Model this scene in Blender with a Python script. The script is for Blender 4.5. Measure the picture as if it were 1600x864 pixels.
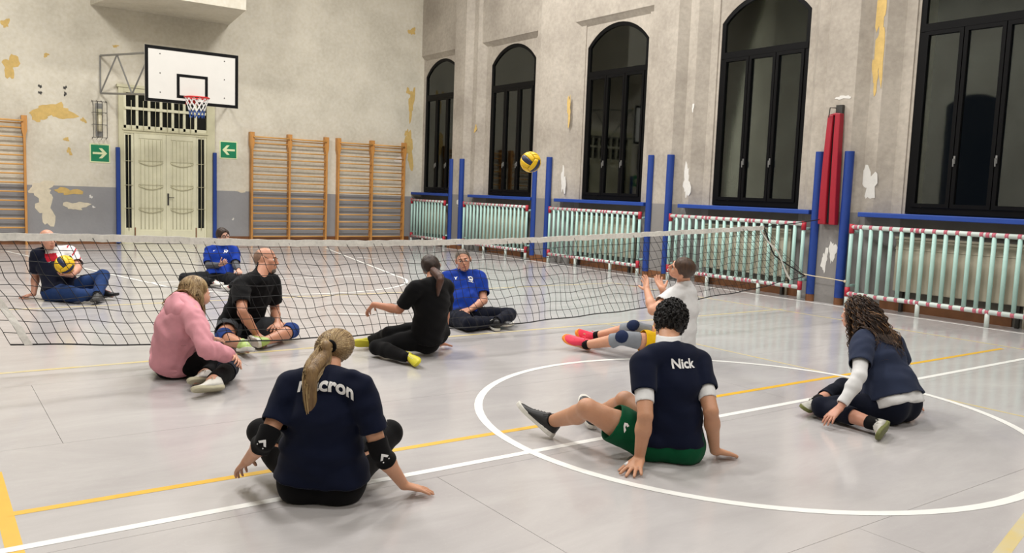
import bpy, math, random
import numpy as np
from mathutils import Vector, Matrix
from mathutils.bvhtree import BVHTree
for _o in list(bpy.data.objects): bpy.data.objects.remove(_o, do_unlink=True)
SC = bpy.context.scene
COL = SC.collection
PI = math.pi
random.seed(7); RNG = np.random.default_rng(7)

# ---------------------------------------------------------------- camera, world, lights, exposure
CAM_H, YAW, PITCH, ROLL, FPX = 1.4402, 0.6233, 0.1011, 0.0373, 1301.88
_f = Vector((math.sin(YAW)*math.cos(PITCH), math.cos(YAW)*math.cos(PITCH), -math.sin(PITCH)))
_r0 = Vector((math.cos(YAW), -math.sin(YAW), 0)); _u0 = _r0.cross(_f)
_r = _r0*math.cos(ROLL)+_u0*math.sin(ROLL); _u = -_r0*math.sin(ROLL)+_u0*math.cos(ROLL)
cam = bpy.data.cameras.new('camera'); camo = bpy.data.objects.new('camera', cam); COL.objects.link(camo)
cam.sensor_width = 36; cam.lens = FPX*36/1600; cam.clip_end = 200; cam.clip_start = .05
_M = Matrix((( _r.x,_u.x,-_f.x,0),(_r.y,_u.y,-_f.y,0),(_r.z,_u.z,-_f.z,CAM_H),(0,0,0,1)))
camo.matrix_world = _M
SC.camera = camo
w = bpy.data.worlds.new('night'); SC.world = w; w.use_nodes = True
w.node_tree.nodes['Background'].inputs[0].default_value = (.012,.015,.022,1)
w.node_tree.nodes['Background'].inputs[1].default_value = .35
SC.view_settings.view_transform = 'Standard'; SC.view_settings.look = 'None'
SC.view_settings.gamma = 1; SC.view_settings.use_curve_mapping = False
SC.view_settings.exposure = 0.0
def area(x, y, z, sx, sy, pw, col=(1,.975,.945)):
    l = bpy.data.lights.new('ceiling_lamp_light','AREA'); l.shape = 'RECTANGLE'; l.size = sx; l.size_y = sy
    l.energy = pw; l.color = col
    o = bpy.data.objects.new('ceiling_lamp_light', l); COL.objects.link(o); o.location = (x,y,z)
for _y, _pw in ((-3.5,190), (2.0,200), (7.5,310), (13.0,520)):
    for _x in (1.0, 7.2): area(_x, _y, 8.3, 1.6, .7, _pw)

# ---------------------------------------------------------------- helpers
def lin(c):
    return tuple(((v/255)/12.92 if v/255 <= .04045 else ((v/255+.055)/1.055)**2.4) for v in c)
MATS = {}
def mat(name, rgb, rough=.6, var=0, vscale=6, bump=0, bscale=60, metal=0, spec=.5, emit=0, var2=None, sheen=0, coat=0, stretch=None):
    """principled material; rgb in sRGB 0-255; var mixes a second tone by noise"""
    if name in MATS: return MATS[name]
    m = bpy.data.materials.new(name); m.use_nodes = True; nt = m.node_tree; N = nt.nodes; L = nt.links
    b = N['Principled BSDF']; c = (*lin(rgb),1)
    b.inputs['Base Color'].default_value = c; b.inputs['Roughness'].default_value = rough
    b.inputs['Metallic'].default_value = metal; b.inputs['Specular IOR Level'].default_value = spec
    if sheen: b.inputs['Sheen Weight'].default_value = sheen
    if coat: b.inputs['Coat Weight'].default_value = coat
    tc = mp = None
    if var or bump:
        tc = N.new('ShaderNodeTexCoord'); mp = N.new('ShaderNodeMapping'); L.new(tc.outputs['Object'], mp.inputs[0])
        if stretch: mp.inputs['Scale'].default_value = stretch
    if var:
        n = N.new('ShaderNodeTexNoise'); n.inputs['Scale'].default_value = vscale; n.inputs['Detail'].default_value = 6; n.inputs['Roughness'].default_value = .65
        L.new(mp.outputs[0], n.inputs[0])
        r = N.new('ShaderNodeValToRGB'); r.color_ramp.elements[0].position = .3; r.color_ramp.elements[1].position = .7
        c2 = lin(var2) if var2 else tuple(v*(1-var) for v in c[:3])
        r.color_ramp.elements[0].color = (*c2,1); r.color_ramp.elements[1].color = c
        L.new(n.outputs[0], r.inputs[0]); L.new(r.outputs[0], b.inputs['Base Color'])
    if bump:
        n2 = N.new('ShaderNodeTexNoise'); n2.inputs['Scale'].default_value = bscale; n2.inputs['Detail'].default_value = 4
        L.new(mp.outputs[0], n2.inputs[0]); bp = N.new('ShaderNodeBump'); bp.inputs['Strength'].default_value = bump; bp.inputs['Distance'].default_value = .01
        L.new(n2.outputs[0], bp.inputs['Height']); L.new(bp.outputs[0], b.inputs['Normal'])
    if emit:
        b.inputs['Emission Color'].default_value = c; b.inputs['Emission Strength'].default_value = emit
    MATS[name] = m; return m

def wall_mat(name, up, up2, low, zsplit, wob=.0):
    """plaster: mottled upper coat, painted dado below zsplit, stains of the plaster itself"""
    m = bpy.data.materials.new(name); m.use_nodes = True; nt = m.node_tree; N = nt.nodes; L = nt.links; b = N['Principled BSDF']
    tc = N.new('ShaderNodeTexCoord'); sep = N.new('ShaderNodeSeparateXYZ'); L.new(tc.outputs['Object'], sep.inputs[0])
    n = N.new('ShaderNodeTexNoise'); n.inputs['Scale'].default_value = .9; n.inputs['Detail'].default_value = 8; n.inputs['Roughness'].default_value = .62; L.new(tc.outputs['Object'], n.inputs[0])
    r = N.new('ShaderNodeValToRGB'); r.color_ramp.elements[0].position = .36; r.color_ramp.elements[1].position = .62
    r.color_ramp.elements[0].color = (*lin(up2),1); r.color_ramp.elements[1].color = (*lin(up),1); L.new(n.outputs[0], r.inputs[0])
    n2 = N.new('ShaderNodeTexNoise'); n2.inputs['Scale'].default_value = 14; n2.inputs['Detail'].default_value = 5; L.new(tc.outputs['Object'], n2.inputs[0])
    mx0 = N.new('ShaderNodeMix'); mx0.data_type = 'RGBA'; mx0.blend_type = 'OVERLAY'; mx0.inputs[0].default_value = .22
    L.new(r.outputs[0], mx0.inputs[6]); L.new(n2.outputs[0], mx0.inputs[7])
    g = N.new('ShaderNodeMath'); g.operation = 'GREATER_THAN'; g.inputs[1].default_value = zsplit; L.new(sep.outputs[2], g.inputs[0])
    lr = N.new('ShaderNodeValToRGB'); lr.color_ramp.elements[0].position = .35; lr.color_ramp.elements[1].position = .65
    lr.color_ramp.elements[0].color = (*[v*.86 for v in lin(low)],1); lr.color_ramp.elements[1].color = (*lin(low),1); L.new(n.outputs[0], lr.inputs[0])
    mx = N.new('ShaderNodeMix'); mx.data_type = 'RGBA'; L.new(g.outputs[0], mx.inputs[0]); L.new(lr.outputs[0], mx.inputs[6]); L.new(mx0.outputs[2], mx.inputs[7])
    L.new(mx.outputs[2], b.inputs['Base Color']); b.inputs['Roughness'].default_value = .8; b.inputs['Specular IOR Level'].default_value = .25
    bp = N.new('ShaderNodeBump'); bp.inputs['Strength'].default_value = .25; bp.inputs['Distance'].default_value = .02; L.new(n2.outputs[0], bp.inputs['Height']); L.new(bp.outputs[0], b.inputs['Normal'])
    return m

ORG = {}
class MB:
    def __init__(s): s.v = []; s.f = []; s.mi = []; s.cur = 0
    def add(s, v, f):
        o = len(s.v); s.v += [tuple(p) for p in v]; s.f += [tuple(i+o for i in q) for q in f]; s.mi += [s.cur]*len(f); return s
    def box(s, x0, x1, y0, y1, z0, z1):
        v = [(x,y,z) for z in (z0,z1) for y in (y0,y1) for x in (x0,x1)]
        return s.add(v, [(0,2,3,1),(4,5,7,6),(0,1,5,4),(2,6,7,3),(0,4,6,2),(1,3,7,5)])
    def prism(s, poly, a, b, axis='z'):
        n = len(poly)
        mk = {'z':lambda p,t:(p[0],p[1],t),'x':lambda p,t:(t,p[0],p[1]),'y':lambda p,t:(p[0],t,p[1])}[axis]
        v = [mk(p,a) for p in poly]+[mk(p,b) for p in poly]
        return s.add(v, [tuple(range(n))[::-1], tuple(range(n,2*n))]+[(i,(i+1)%n,n+(i+1)%n,n+i) for i in range(n)])
    def tube(s, pts, r, n=8, cap=True, closed=False):
        pts = [Vector(p) for p in pts]; m = len(pts); v = []; rr = r if hasattr(r,'__len__') else [r]*m
        up = None
        for i,p in enumerate(pts):
            if closed: t = pts[(i+1)%m]-pts[i-1]
            else: t = pts[min(i+1,m-1)]-pts[max(i-1,0)]
            t.normalize()
            if up is None:
                up = Vector((0,0,1)) if abs(t.z) < .9 else Vector((1,0,0))
            a = t.cross(up); a.normalize(); b = a.cross(t); up = b
            v += [p+(a*math.cos(2*PI*k/n)+b*math.sin(2*PI*k/n))*rr[i] for k in range(n)]
        f = []
        for i in range(m if closed else m-1):
            j = (i+1)%m
            f += [(i*n+k, i*n+(k+1)%n, j*n+(k+1)%n, j*n+k) for k in range(n)]
        if cap and not closed: f += [tuple(range(n))[::-1], tuple((m-1)*n+k for k in range(n))]
        return s.add(v, f)
    def ball(s, c, r, n=10, m=7):
        rx,ry,rz = r if hasattr(r,'__len__') else (r,r,r); v = [(c[0],c[1],c[2]-rz)]; f = []
        for i in range(1,m):
            a = -PI/2+PI*i/m
            v += [(c[0]+rx*math.cos(a)*math.cos(2*PI*k/n), c[1]+ry*math.cos(a)*math.sin(2*PI*k/n), c[2]+rz*math.sin(a)) for k in range(n)]
        v.append((c[0],c[1],c[2]+rz)); T = len(v)-1
        f += [(0,1+(k+1)%n,1+k) for k in range(n)]
        for i in range(m-2):
            f += [(1+i*n+k,1+i*n+(k+1)%n,1+(i+1)*n+(k+1)%n,1+(i+1)*n+k) for k in range(n)]
        f += [(T,1+(m-2)*n+k,1+(m-2)*n+(k+1)%n) for k in range(n)]
        return s.add(v, f)

def tag(o, label=None, cat=None, group=None, kind=None):
    if label: o['label'] = label
    if cat: o['category'] = cat
    if group: o['group'] = group
    if kind: o['kind'] = kind
    return o
def root(name, loc, label=None, cat=None, group=None, kind=None):
    o = bpy.data.objects.new(name, None); COL.objects.link(o); o.location = loc; o.empty_display_size = .1
    ORG[o.name] = Vector(loc); return tag(o, label, cat, group, kind)
def link(name, me, parent=None, org=(0,0,0)):
    o = bpy.data.objects.new(name, me); COL.objects.link(o)
    if parent is not None: o.parent = parent; ORG[o.name] = ORG[parent.name]
    else: o.location = org; ORG[o.name] = Vector(org)
    return o
def obj(name, mb, m, parent=None, smooth=False, org=None, label=None, cat=None, group=None, kind=None, bevel=0):
    """one mesh object; vertices are given in world space"""
    o_ = ORG[parent.name] if parent is not None else Vector(org or (0,0,0))
    me = bpy.data.meshes.new(name)
    me.from_pydata([(p[0]-o_[0],p[1]-o_[1],p[2]-o_[2]) for p in mb.v], [], mb.f)
    for mm in (m if isinstance(m,(list,tuple)) else [m]): me.materials.append(mm)
    if any(mb.mi): me.polygons.foreach_set('material_index', mb.mi)
    if smooth: me.polygons.foreach_set('use_smooth', [True]*len(me.polygons))
    me.update()
    o = link(name, me, parent, o_)
    if bevel:
        bm = o.modifiers.new('bevel','BEVEL'); bm.width = bevel; bm.segments = 2; bm.limit_method = 'ANGLE'
    return tag(o, label, cat, group, kind)
def again(o, d):
    """another copy of a part, shifted by d, sharing the mesh"""
    c = o.copy(); COL.objects.link(c); c.location = Vector(o.location)+Vector(d)
    ORG[c.name] = ORG[o.name]; return c

# ---------------------------------------------------------------- materials of the room
M_backwall = wall_mat('plaster_back', (218,212,196), (200,194,178), (152,152,154), 1.22)
M_rightwall = wall_mat('plaster_right', (178,170,158), (156,148,137), (138,135,132), 1.33)
M_plain = wall_mat('plaster_plain', (192,188,174), (176,170,156), (150,150,150), 1.25)
M_niche = mat('niche_grey_paint', (112,108,100), .8, .2, 3)
M_black = mat('black_window_frame', (8,8,9), .5, spec=.12)
M_blue = mat('blue_foam', (18,58,138), .55, .1, 8)
M_bluewood = mat('blue_painted_board', (24,66,152), .5, .12, 8)
M_mint = mat('mint_enamel', (176,212,203), .4, .08, 9)
M_railwhite = mat('pale_rail_enamel', (205,216,210), .4, .06, 9)
M_redband = mat('red_tape', (198,104,120), .5, .2, 20)
M_redcap = mat('dark_red_tape', (182,34,52), .5, .1, 20)
M_wood = mat('varnished_beech', (222,168,96), .45, .25, 3, stretch=(1,1,6))
M_woodpost = mat('varnished_post', (208,148,78), .45, .25, 4, stretch=(6,1,1))
M_base = mat('brown_baseboard', (128,82,48), .5, .35, 5)
M_white = mat('white_paint', (232,232,228), .5)
M_lineW = mat('white_line_paint', (236,236,232), .35, .06, 12)
M_lineY = mat('yellow_line_paint', (226,178,40), .4, .12, 10)
M_lineYf = mat('worn_yellow_line', (206,184,112), .4, .35, 5, var2=(196,190,168))
M_steel = mat('grey_steel', (150,150,148), .4, .1, 10, metal=.6)
M_door = mat('cream_door_paint', (222,219,190), .5, .12, 5)
M_doorframe = mat('olive_cream_frame', (202,198,166), .55, .12, 5)
M_dark = mat('dark_glazing', (14,18,17), .12)
M_iron = mat('dark_iron', (52,50,46), .5)
M_cream = mat('pale_peeled_plaster', (224,214,190), .85, .15, 12)
M_ochre = mat('ochre_peeled_plaster', (214,182,112), .85, .2, 12)
M_chalk = mat('white_filler', (222,220,214), .85, .1, 12)
M_cord = mat('black_cord', (24,24,26), .7)
M_rope = mat('pale_rope', (214,200,170), .8)
M_tapeW = mat('white_net_tape', (240,238,230), .6, .22, 26, bump=.4, bscale=30)
M_glass = None
def glass_mat():
    m = bpy.data.materials.new('window_glass'); m.use_nodes = True; nt = m.node_tree; N = nt.nodes; L = nt.links
    N.remove(N['Principled BSDF']); out = N['Material Output']
    tr = N.new('ShaderNodeBsdfTransparent'); tr.inputs[0].default_value = (.82,.85,.84,1)
    gl = N.new('ShaderNodeBsdfGlossy'); gl.inputs['Roughness'].default_value = .03; gl.inputs[0].default_value = (.9,.95,.92,1)
    fr = N.new('ShaderNodeFresnel'); fr.inputs[0].default_value = 1.55
    mu = N.new('ShaderNodeMath'); mu.operation = 'MULTIPLY'; mu.inputs[1].default_value = 1.15; mu.use_clamp = True; L.new(fr.outputs[0], mu.inputs[0])
    mx = N.new('ShaderNodeMixShader'); L.new(mu.outputs[0], mx.inputs[0]); L.new(tr.outputs[0], mx.inputs[1]); L.new(gl.outputs[0], mx.inputs[2]); L.new(mx.outputs[0], out.inputs[0])
    return m
M_glass = glass_mat()

# floor linoleum: pale grey, satin polish, scuffs and dull swirls
def floor_mat():
    m = bpy.data.materials.new('grey_linoleum'); m.use_nodes = True; nt = m.node_tree; N = nt.nodes; L = nt.links; b = N['Principled BSDF']
    g = N.new('ShaderNodeNewGeometry'); tc = N.new('ShaderNodeMapping'); L.new(g.outputs['Position'], tc.inputs[0]); tc.inputs['Scale'].default_value = (.35,1,1)
    n = N.new('ShaderNodeTexNoise'); n.inputs['Scale'].default_value = 2.2; n.inputs['Detail'].default_value = 9; n.inputs['Roughness'].default_value = .7; n.inputs['Distortion'].default_value = .6; L.new(tc.outputs[0], n.inputs[0])
    r = N.new('ShaderNodeValToRGB'); r.color_ramp.elements[0].position = .3; r.color_ramp.elements[1].position = .72
    r.color_ramp.elements[0].color = (*lin((176,172,172)),1); r.color_ramp.elements[1].color = (*lin((192,189,188)),1); L.new(n.outputs[0], r.inputs[0])
    # fine scratches
    w = N.new('ShaderNodeTexNoise'); w.inputs['Scale'].default_value = 7; w.inputs['Detail'].default_value = 12; w.inputs['Distortion'].default_value = 3.5; L.new(g.outputs['Position'], w.inputs[0])
    wr = N.new('ShaderNodeValToRGB'); wr.color_ramp.elements[0].position = .495; wr.color_ramp.elements[1].position = .5
    e = wr.color_ramp.elements.new(.505); e.color = (0,0,0,1); wr.color_ramp.elements[0].color = (0,0,0,1); wr.color_ramp.elements[1].color = (1,1,1,1); L.new(w.outputs[0], wr.inputs[0])
    mx = N.new('ShaderNodeMix'); mx.data_type = 'RGBA'; mx.inputs[7].default_value = (*lin((206,203,200)),1); L.new(r.outputs[0], mx.inputs[6])
    mu = N.new('ShaderNodeMath'); mu.operation = 'MULTIPLY'; mu.inputs[1].default_value = .3; L.new(wr.outputs[0], mu.inputs[0]); L.new(mu.outputs[0], mx.inputs[0])
    L.new(mx.outputs[2], b.inputs['Base Color'])
    rr = N.new('ShaderNodeMapRange'); rr.inputs[1].default_value = .3; rr.inputs[2].default_value = .7; rr.inputs[3].default_value = .09; rr.inputs[4].default_value = .22; L.new(n.outputs[0], rr.inputs[0]); L.new(rr.outputs[0], b.inputs['Roughness'])
    b.inputs['Specular IOR Level'].default_value = .5
    bp = N.new('ShaderNodeBump'); bp.inputs['Strength'].default_value = .05; bp.inputs['Distance'].default_value = .02; L.new(n.outputs[0], bp.inputs['Height']); L.new(bp.outputs[0], b.inputs['Normal'])
    return m
M_floor = floor_mat()
M_sub = mat('seam_dark', (96,94,92), .8)

# ---------------------------------------------------------------- room shell
YB = 19.7; XL = -3.2; YF = -8.0; ZC = 9.0; XR = 11.12
S_ = .985
def bx(x): return x*S_
def bz(z): return 1.44+(z-1.44)*S_
floor = obj('floor', MB().box(XL-.3, 12.2, YF-.3, YB+.4, -.3, -.006), M_sub, kind='structure')
# linoleum sheets, 1.5 m wide, laid along the net direction
ys = [-8.0,-5.5,-4.0,-2.5,-1.0,.5,2.0,3.5,4.95,6.45,7.95,9.45,10.95,12.45,13.95,15.45,16.95,18.45,19.7]
for i in range(len(ys)-1):
    cuts = [XL, *( [-1.3,.615,7.4] if ys[i]==4.95 else [[2.1,8.2],[ -0.6,5.2],[ 3.4,9.4]][i%3] ), 11.2]
    for a,b in zip(cuts[:-1],cuts[1:]):
        if ys[i] < 10 or True:
            obj('lino_sheet', MB().box(a+.0012,b-.0012,ys[i]+.0012,ys[i+1]-.0012,-.006,0), M_floor, floor)
def line(pts, w, m, label=None, z=.0012, closed=False):
    """painted court line: a flat strip of width w along pts"""
    mb = MB(); P = [Vector((p[0],p[1],0)) for p in pts]; n = len(P); v = []
    for i,p in enumerate(P):
        t = (P[(i+1)%n]-P[i-1]) if closed else P[min(i+1,n-1)]-P[max(i-1,0)]
        t.normalize(); s = Vector((-t.y,t.x,0))*w/2
        v += [(p.x+s.x,p.y+s.y,z),(p.x-s.x,p.y-s.y,z)]
    f = [(2*i,2*i+1,2*((i+1)%n)+1,2*((i+1)%n)) for i in range(n if closed else n-1)]
    mb.add(v,f); return obj('court_line', mb, m, floor, label=label)
def arc(cx, cy, r, a0, a1, n=64): return [(cx+r*math.cos(a0+(a1-a0)*i/n), cy+r*math.sin(a0+(a1-a0)*i/n)) for i in range(n+1)]
line([(-1.4,3.60),(10.6,3.60)], .05, M_lineW, 'white halfway line')
line(arc(4.563,3.60,1.8,0,2*PI,96)[:-1], .055, M_lineW, 'white centre circle', closed=True, z=.0016)
line([(10.6,-6),(10.6,18.0)], .05, M_lineW, 'white sideline along the guard rails', z=.0008)
line([(-1.4,-6),(-1.4,18.0)], .05, M_lineW, z=.0008)
line([(-1.4,18.0),(10.6,18.0)], .05, M_lineW, z=.0008)
line([(1.34,18.0),(2.62,12.25)], .05, M_lineW, 'white slanting free throw lane line', z=.002)
line([(7.64,18.0),(6.42,12.25)], .05, M_lineW, 'white slanting free throw lane line', z=.002)
line([(2.62,12.25),(6.42,12.25)], .05, M_lineW, 'white free throw line', z=.0024)
line(arc(4.52,12.25,1.87,PI,2*PI,48), .05, M_lineW, 'white free throw half circle', z=.0028)
line([(3.85,8.70),(4.42,8.34)], .04, M_lineW, 'short strip of white tape')
line([(7.28,15.55),(7.55,15.2)], .05, M_lineW, 'short lane tick')
line([(.28,3.99),(9.22,3.99)], .05, M_lineY, 'bright yellow attack line', z=.0008)
line([(-1.3,6.93),(9.5,6.93)], .05, M_lineYf, 'faded yellow centre line under the net', z=.0008)
line([(-1.3,10.2),(9.4,10.2)], .05, M_lineYf, 'faded yellow attack line beyond the net', z=.0008)
line([(.275,-3),(.275,4.6)], .062, M_lineY, 'wide yellow sideline at the left', z=.0004)
line([(9.4,3.0),(9.4,10.2)], .045, M_lineYf, 'worn yellow sideline', z=.0004)
line([(6.33,-1),(6.30,6.9)], .03, M_lineYf, 'thin yellow line', z=.0004)
line([(3.6,1.50),(4.3,1.66)], .06, M_lineYf, 'worn yellow strip near the camera', z=.0004)

# back wall
wall_back = obj('wall_back', MB().box(XL-.3, 12.2, YB, YB+.3, 0, ZC), M_backwall, kind='structure')
mb = MB(); mb.prism([(bx(3.14),YB),(bx(3.5),17.75),(bx(5.80),17.75),(bx(6.04),YB)], bz(5.04), 7.4)
obj('trim_2', mb, M_backwall, kind='structure', label='plaster balcony box jutting from the top of the back wall')
for a,b in ((XL,3.53),(5.66,10.7)):
    obj('baseboard_back', MB().box(a,b,YB-.025,YB,0,.16), M_base, kind='structure')
ceiling = obj('ceiling', MB().box(XL-.3, 12.2, YF-.3, YB+.3, ZC, ZC+.2), M_plain, kind='structure')
for y in (-5,-1,3,7,11,15):
    obj('ceiling_beam', MB().box(XL,11.2,y-.15,y+.15,ZC-.5,ZC), M_plain, ceiling)
wall_front = obj('wall_front', MB().box(XL-.3,12.2,YF-.3,YF,0,ZC), M_plain, kind='structure')
wall_left = obj('wall_left', MB().box(XL-.3,XL,YF,YB,0,ZC), M_plain, kind='structure')
# the far side of the hall has arched windows too (they show in the glass opposite)
def arch_poly(c, hw, z0, zs, zc, n=12):
    """opening outline (y,z): straight sides to zs, segmental arch to zc"""
    h = zc-zs; R = (hw*hw+h*h)/(2*h); a = math.asin(hw/R)
    top = [(c+R*math.sin(a-2*a*i/n), zc-R+R*math.cos(a-2*a*i/n)) for i in range(n+1)]
    return [(c-hw,z0),(c+hw,z0)]+top
for c in (2.2,5.6,9.0,12.4,15.8):
    mb = MB(); mb.prism(arch_poly(c,.82,1.36,4.5,4.8), XL, XL+.02, 'x'); obj('dark_arched_window', mb, M_dark, wall_left)

# right wall: stepped pillars, niches, panels over the arched windows
PC = [0.28,3.72,7.16,10.60,14.04,17.46]
prof = [(-.90,11.5),(-.90,11.06),(-.75,11.06),(-.56,10.92),(-.38,10.92),(-.235,10.78),(.235,10.78),(.32,10.90),(.50,10.90),(.66,11.06),(.74,11.06),(.74,11.5)]
PIL = {}
for c in PC:
    pr = prof if c != 17.46 else prof[:8]+[(.45,10.9),(.45,11.5)]
    pil = obj('wall_right', MB().prism([(x,c+o) for o,x in pr][::-1], 0, ZC), M_rightwall, kind='structure')
    PIL[c] = pil
obj('wall_right', MB().box(10.78,11.5,YF,-.63,0,ZC), M_rightwall, kind='structure')
obj('wall_right', MB().box(11.06,11.5,19.64,YB,0,ZC), M_rightwall, kind='structure')
BAYS = [(1.91,.86),(5.36,.86),(8.79,.86),(12.23,.86),(15.67,.86),(18.77,.85)]
Z0,ZS,ZK = 1.36,4.36,4.76
for i,(c,hw) in enumerate(BAYS):
    g0 = (PC[i]+.74) if c != 18.77 else 17.91
    g1 = (PC[i+1]-.90) if i+1 < len(PC) else 19.64
    obj('wall_right', MB().box(11.06,11.5,g0,g1,0,1.30), M_niche, kind='structure')
    # spandrel around the arch
    n = 14; A = arch_poly(c,hw,Z0,ZS,ZK,n)[2:]; mb = MB()
    for a,b in zip(A[:-1],A[1:]):
        mb.prism([(b[0],b[1]),(a[0],a[1]),(a[0],5.0),(b[0],5.0)], 11.08, 11.5, 'x')
    if c-hw > g0: mb.box(11.08,11.5,g0-.02,c-hw,1.30,5.0)
    if c+hw < g1: mb.box(11.08,11.5,c+hw,g1+.02,1.30,5.0)
    obj('wall_right', mb, M_rightwall, kind='structure')
    # panel above, with a sloping underside
    e0, e1 = (PC[i]+.50, PC[i+1]-.56) if i+1 < len(PC) else (17.91, YB)
    obj('wall_right', MB().prism([(10.98,ZC),(10.98,4.90),(11.0,4.88),(11.085,4.78),(11.5,4.78),(11.5,ZC)], e0, e1, 'y'), M_rightwall, kind='structure')
obj('baseboard_right', MB().box(11.03,11.06,4.7,YB-.02,0,.15), M_base, kind='structure')
for c in PC[3:]: obj('baseboard_right', MB().box(10.765,10.78,c-.16,c+.16,0,.13), M_base, kind='structure')

# windows 1..6 (right wall)
def window(k, c, hw, y_lo, y_hi):
    R = root('window_%d'%k, (XR,c,Z0), kind='structure')
    x0,x1 = 11.09,11.15; t = .075
    outer = arch_poly(c,hw,Z0,ZS,ZK,16); inner = arch_poly(c,hw-t,Z0+t,ZS-.01,ZK-t,16)
    n = len(outer); mb = MB(); v = []
    for x in (x0,x1): v += [(x,p[0],p[1]) for p in outer]+[(x,p[0],p[1]) for p in inner]
    f = []
    for i in range(n):
        j = (i+1)%n
        f += [(i,n+i,n+j,j),(2*n+i,2*n+j,3*n+j,3*n+i),(n+i,3*n+i,3*n+j,n+j),(i,j,2*n+j,2*n+i)]
    mb.add(v,f); obj('frame', mb, M_black, R)
    zt = 3.83
    obj('transom_bar', MB().box(x0-.01,x1,c-hw+.02,c+hw-.02,zt-.05,zt+.05), M_black, R)
    # arched pane
    ap = arch_poly(c,hw-t+.005,zt+.04,ZS-.01,ZK-t+.005,16)
    obj('arched_pane', MB().prism(ap, 11.115, 11.121, 'x'), M_glass, R)
    # three casements
    W = 2*(hw-t)/3; cs = []
    for q in range(3):
        a = c-hw+t+q*W; b = a+W; mb = MB(); s = .055; zl = Z0+t; zh = zt-.05
        mb.box(x0-.015,x1-.02,a+.006,a+s,zl+.004,zh-.004); mb.box(x0-.015,x1-.02,b-s,b-.006,zl+.004,zh-.004)
        mb.box(x0-.015,x1-.02,a+s,b-s,zl+.004,zl+s); mb.box(x0-.015,x1-.02,a+s,b-s,zh-s,zh-.004)
        o = obj('casement', mb, M_black, R); obj('pane', MB().box(11.11,11.116,a+s-.004,b-s+.004,zl+s-.004,zh-s+.004), M_glass, o)
        if q < 2:
            mb = MB(); mb.box(x0-.035,x0-.015,b-.035,b-.015,2.02,2.12); mb.tube([(x0-.04,b-.025,2.08),(x0-.06,b-.025,2.08),(x0-.06,b-.03,1.98)],.008,6)
            obj('handle', mb, M_steel, o)
    obj('window_sill', MB().box(10.74,11.10,y_lo,y_hi,1.275,1.34), M_bluewood, R, bevel=.008, label='blue painted sill board')
sills = [(.6,3.3),(4.05,6.71),(7.50,10.12),(10.95,13.57),(14.38,16.89),(17.8,YB-.01)]
for i,((c,hw),(a,b)) in enumerate(zip(BAYS,sills)): window(6-i, c, hw, a, b)
# lamp in the street outside
o = root('street_lamp', (13.5,23.0,0), 'small glowing lamp seen outside through the narrowest far window', 'lamp')
obj('lamp_post', MB().tube([(13.5,23.0,0),(13.5,23.0,2.62)],.03,8), M_iron, o)
obj('lamp_globe', MB().ball((13.5,23.0,2.72),.07), mat('lamp_glow',(255,226,170),emit=14), o, smooth=True)
obj('ground_outside', MB().box(11.6,40,-10,45,-.5,-.31), mat('night_yard',(50,50,48),.9), kind='structure')

# peeled paint and holes
def patch(parent, plane, u, v, w, h, m, seed, d, name='peeled_patch'):
    """irregular flake, 2 mm proud. plane 'y': (x,z) on the back wall; plane 'x': (y,z)"""
    r = random.Random(seed); n = 26; poly = []
    ph = [r.uniform(0,6.28) for _ in range(5)]
    for i in range(n):
        a = 2*PI*i/n; k = 1+.28*math.sin(2*a+ph[0])+.2*math.sin(3*a+ph[1])+.16*math.sin(5*a+ph[2])+.1*math.sin(9*a+ph[3])+r.uniform(-.1,.1)
        poly.append((u+w/2*k*math.cos(a), v+h/2*k*math.sin(a)))
    mk = (lambda p,t:(p[0],t,p[1])) if plane == 'y' else (lambda p,t:(t,p[0],p[1]))
    mb = MB(); front,back = d-.0016-.00045*(seed%9),d+.002
    mb.add([mk(p,front) for p in poly]+[mk(p,back) for p in poly]+[mk((u,v),front)], [(2*n,i,(i+1)%n) for i in range(n)]+[(i,(i+1)%n,n+(i+1)%n,n+i) for i in range(n)])
    return obj(name, mb, m, parent)
for i,(x,z,w_,h_,m) in enumerate([(1.59,4.44,.12,.2,M_ochre),(1.66,3.6,.26,.42,M_ochre),(2.43,2.76,.6,.36,M_ochre),(2.14,2.62,.22,.22,M_ochre),(2.24,.74,.34,.62,M_cream),(2.17,1.12,.5,.3,M_cream),
    (2.68,1.1,.42,.16,M_ochre),(2.81,.8,.38,.2,M_cream),(3.1,1.0,.06,.07,M_chalk),(3.15,.78,.06,.04,M_chalk),(2.98,2.62,.1,.1,M_ochre),(2.7,1.95,.08,.16,M_ochre),(2.65,2.2,.08,.1,M_ochre),
    (10.83,5.56,.18,.2,M_ochre),(10.86,3.68,.16,.75,M_ochre),(10.76,4.0,.1,.2,M_ochre),(10.84,2.5,.22,.9,M_ochre),(10.75,2.9,.1,.2,M_ochre),(6.33,1.22,.26,.05,M_cream),(6.15,.55,.05,.05,M_chalk),(10.6,2.2,.25,.3,M_chalk),(2.3,3.9,.09,.08,M_ochre),(3.62,4.25,.12,.05,M_ochre)]):
    patch(wall_back,'y',bx(x),bz(z),w_,h_,m,i+1,YB)
for x,z in ((2.18,3.25),(2.18,3.12),(2.64,3.27),(2.64,3.14)):
    patch(wall_back,'y',bx(x),bz(z),.06,.07,M_iron,int(x*100+z*10),YB,'anchor_hole')
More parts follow.
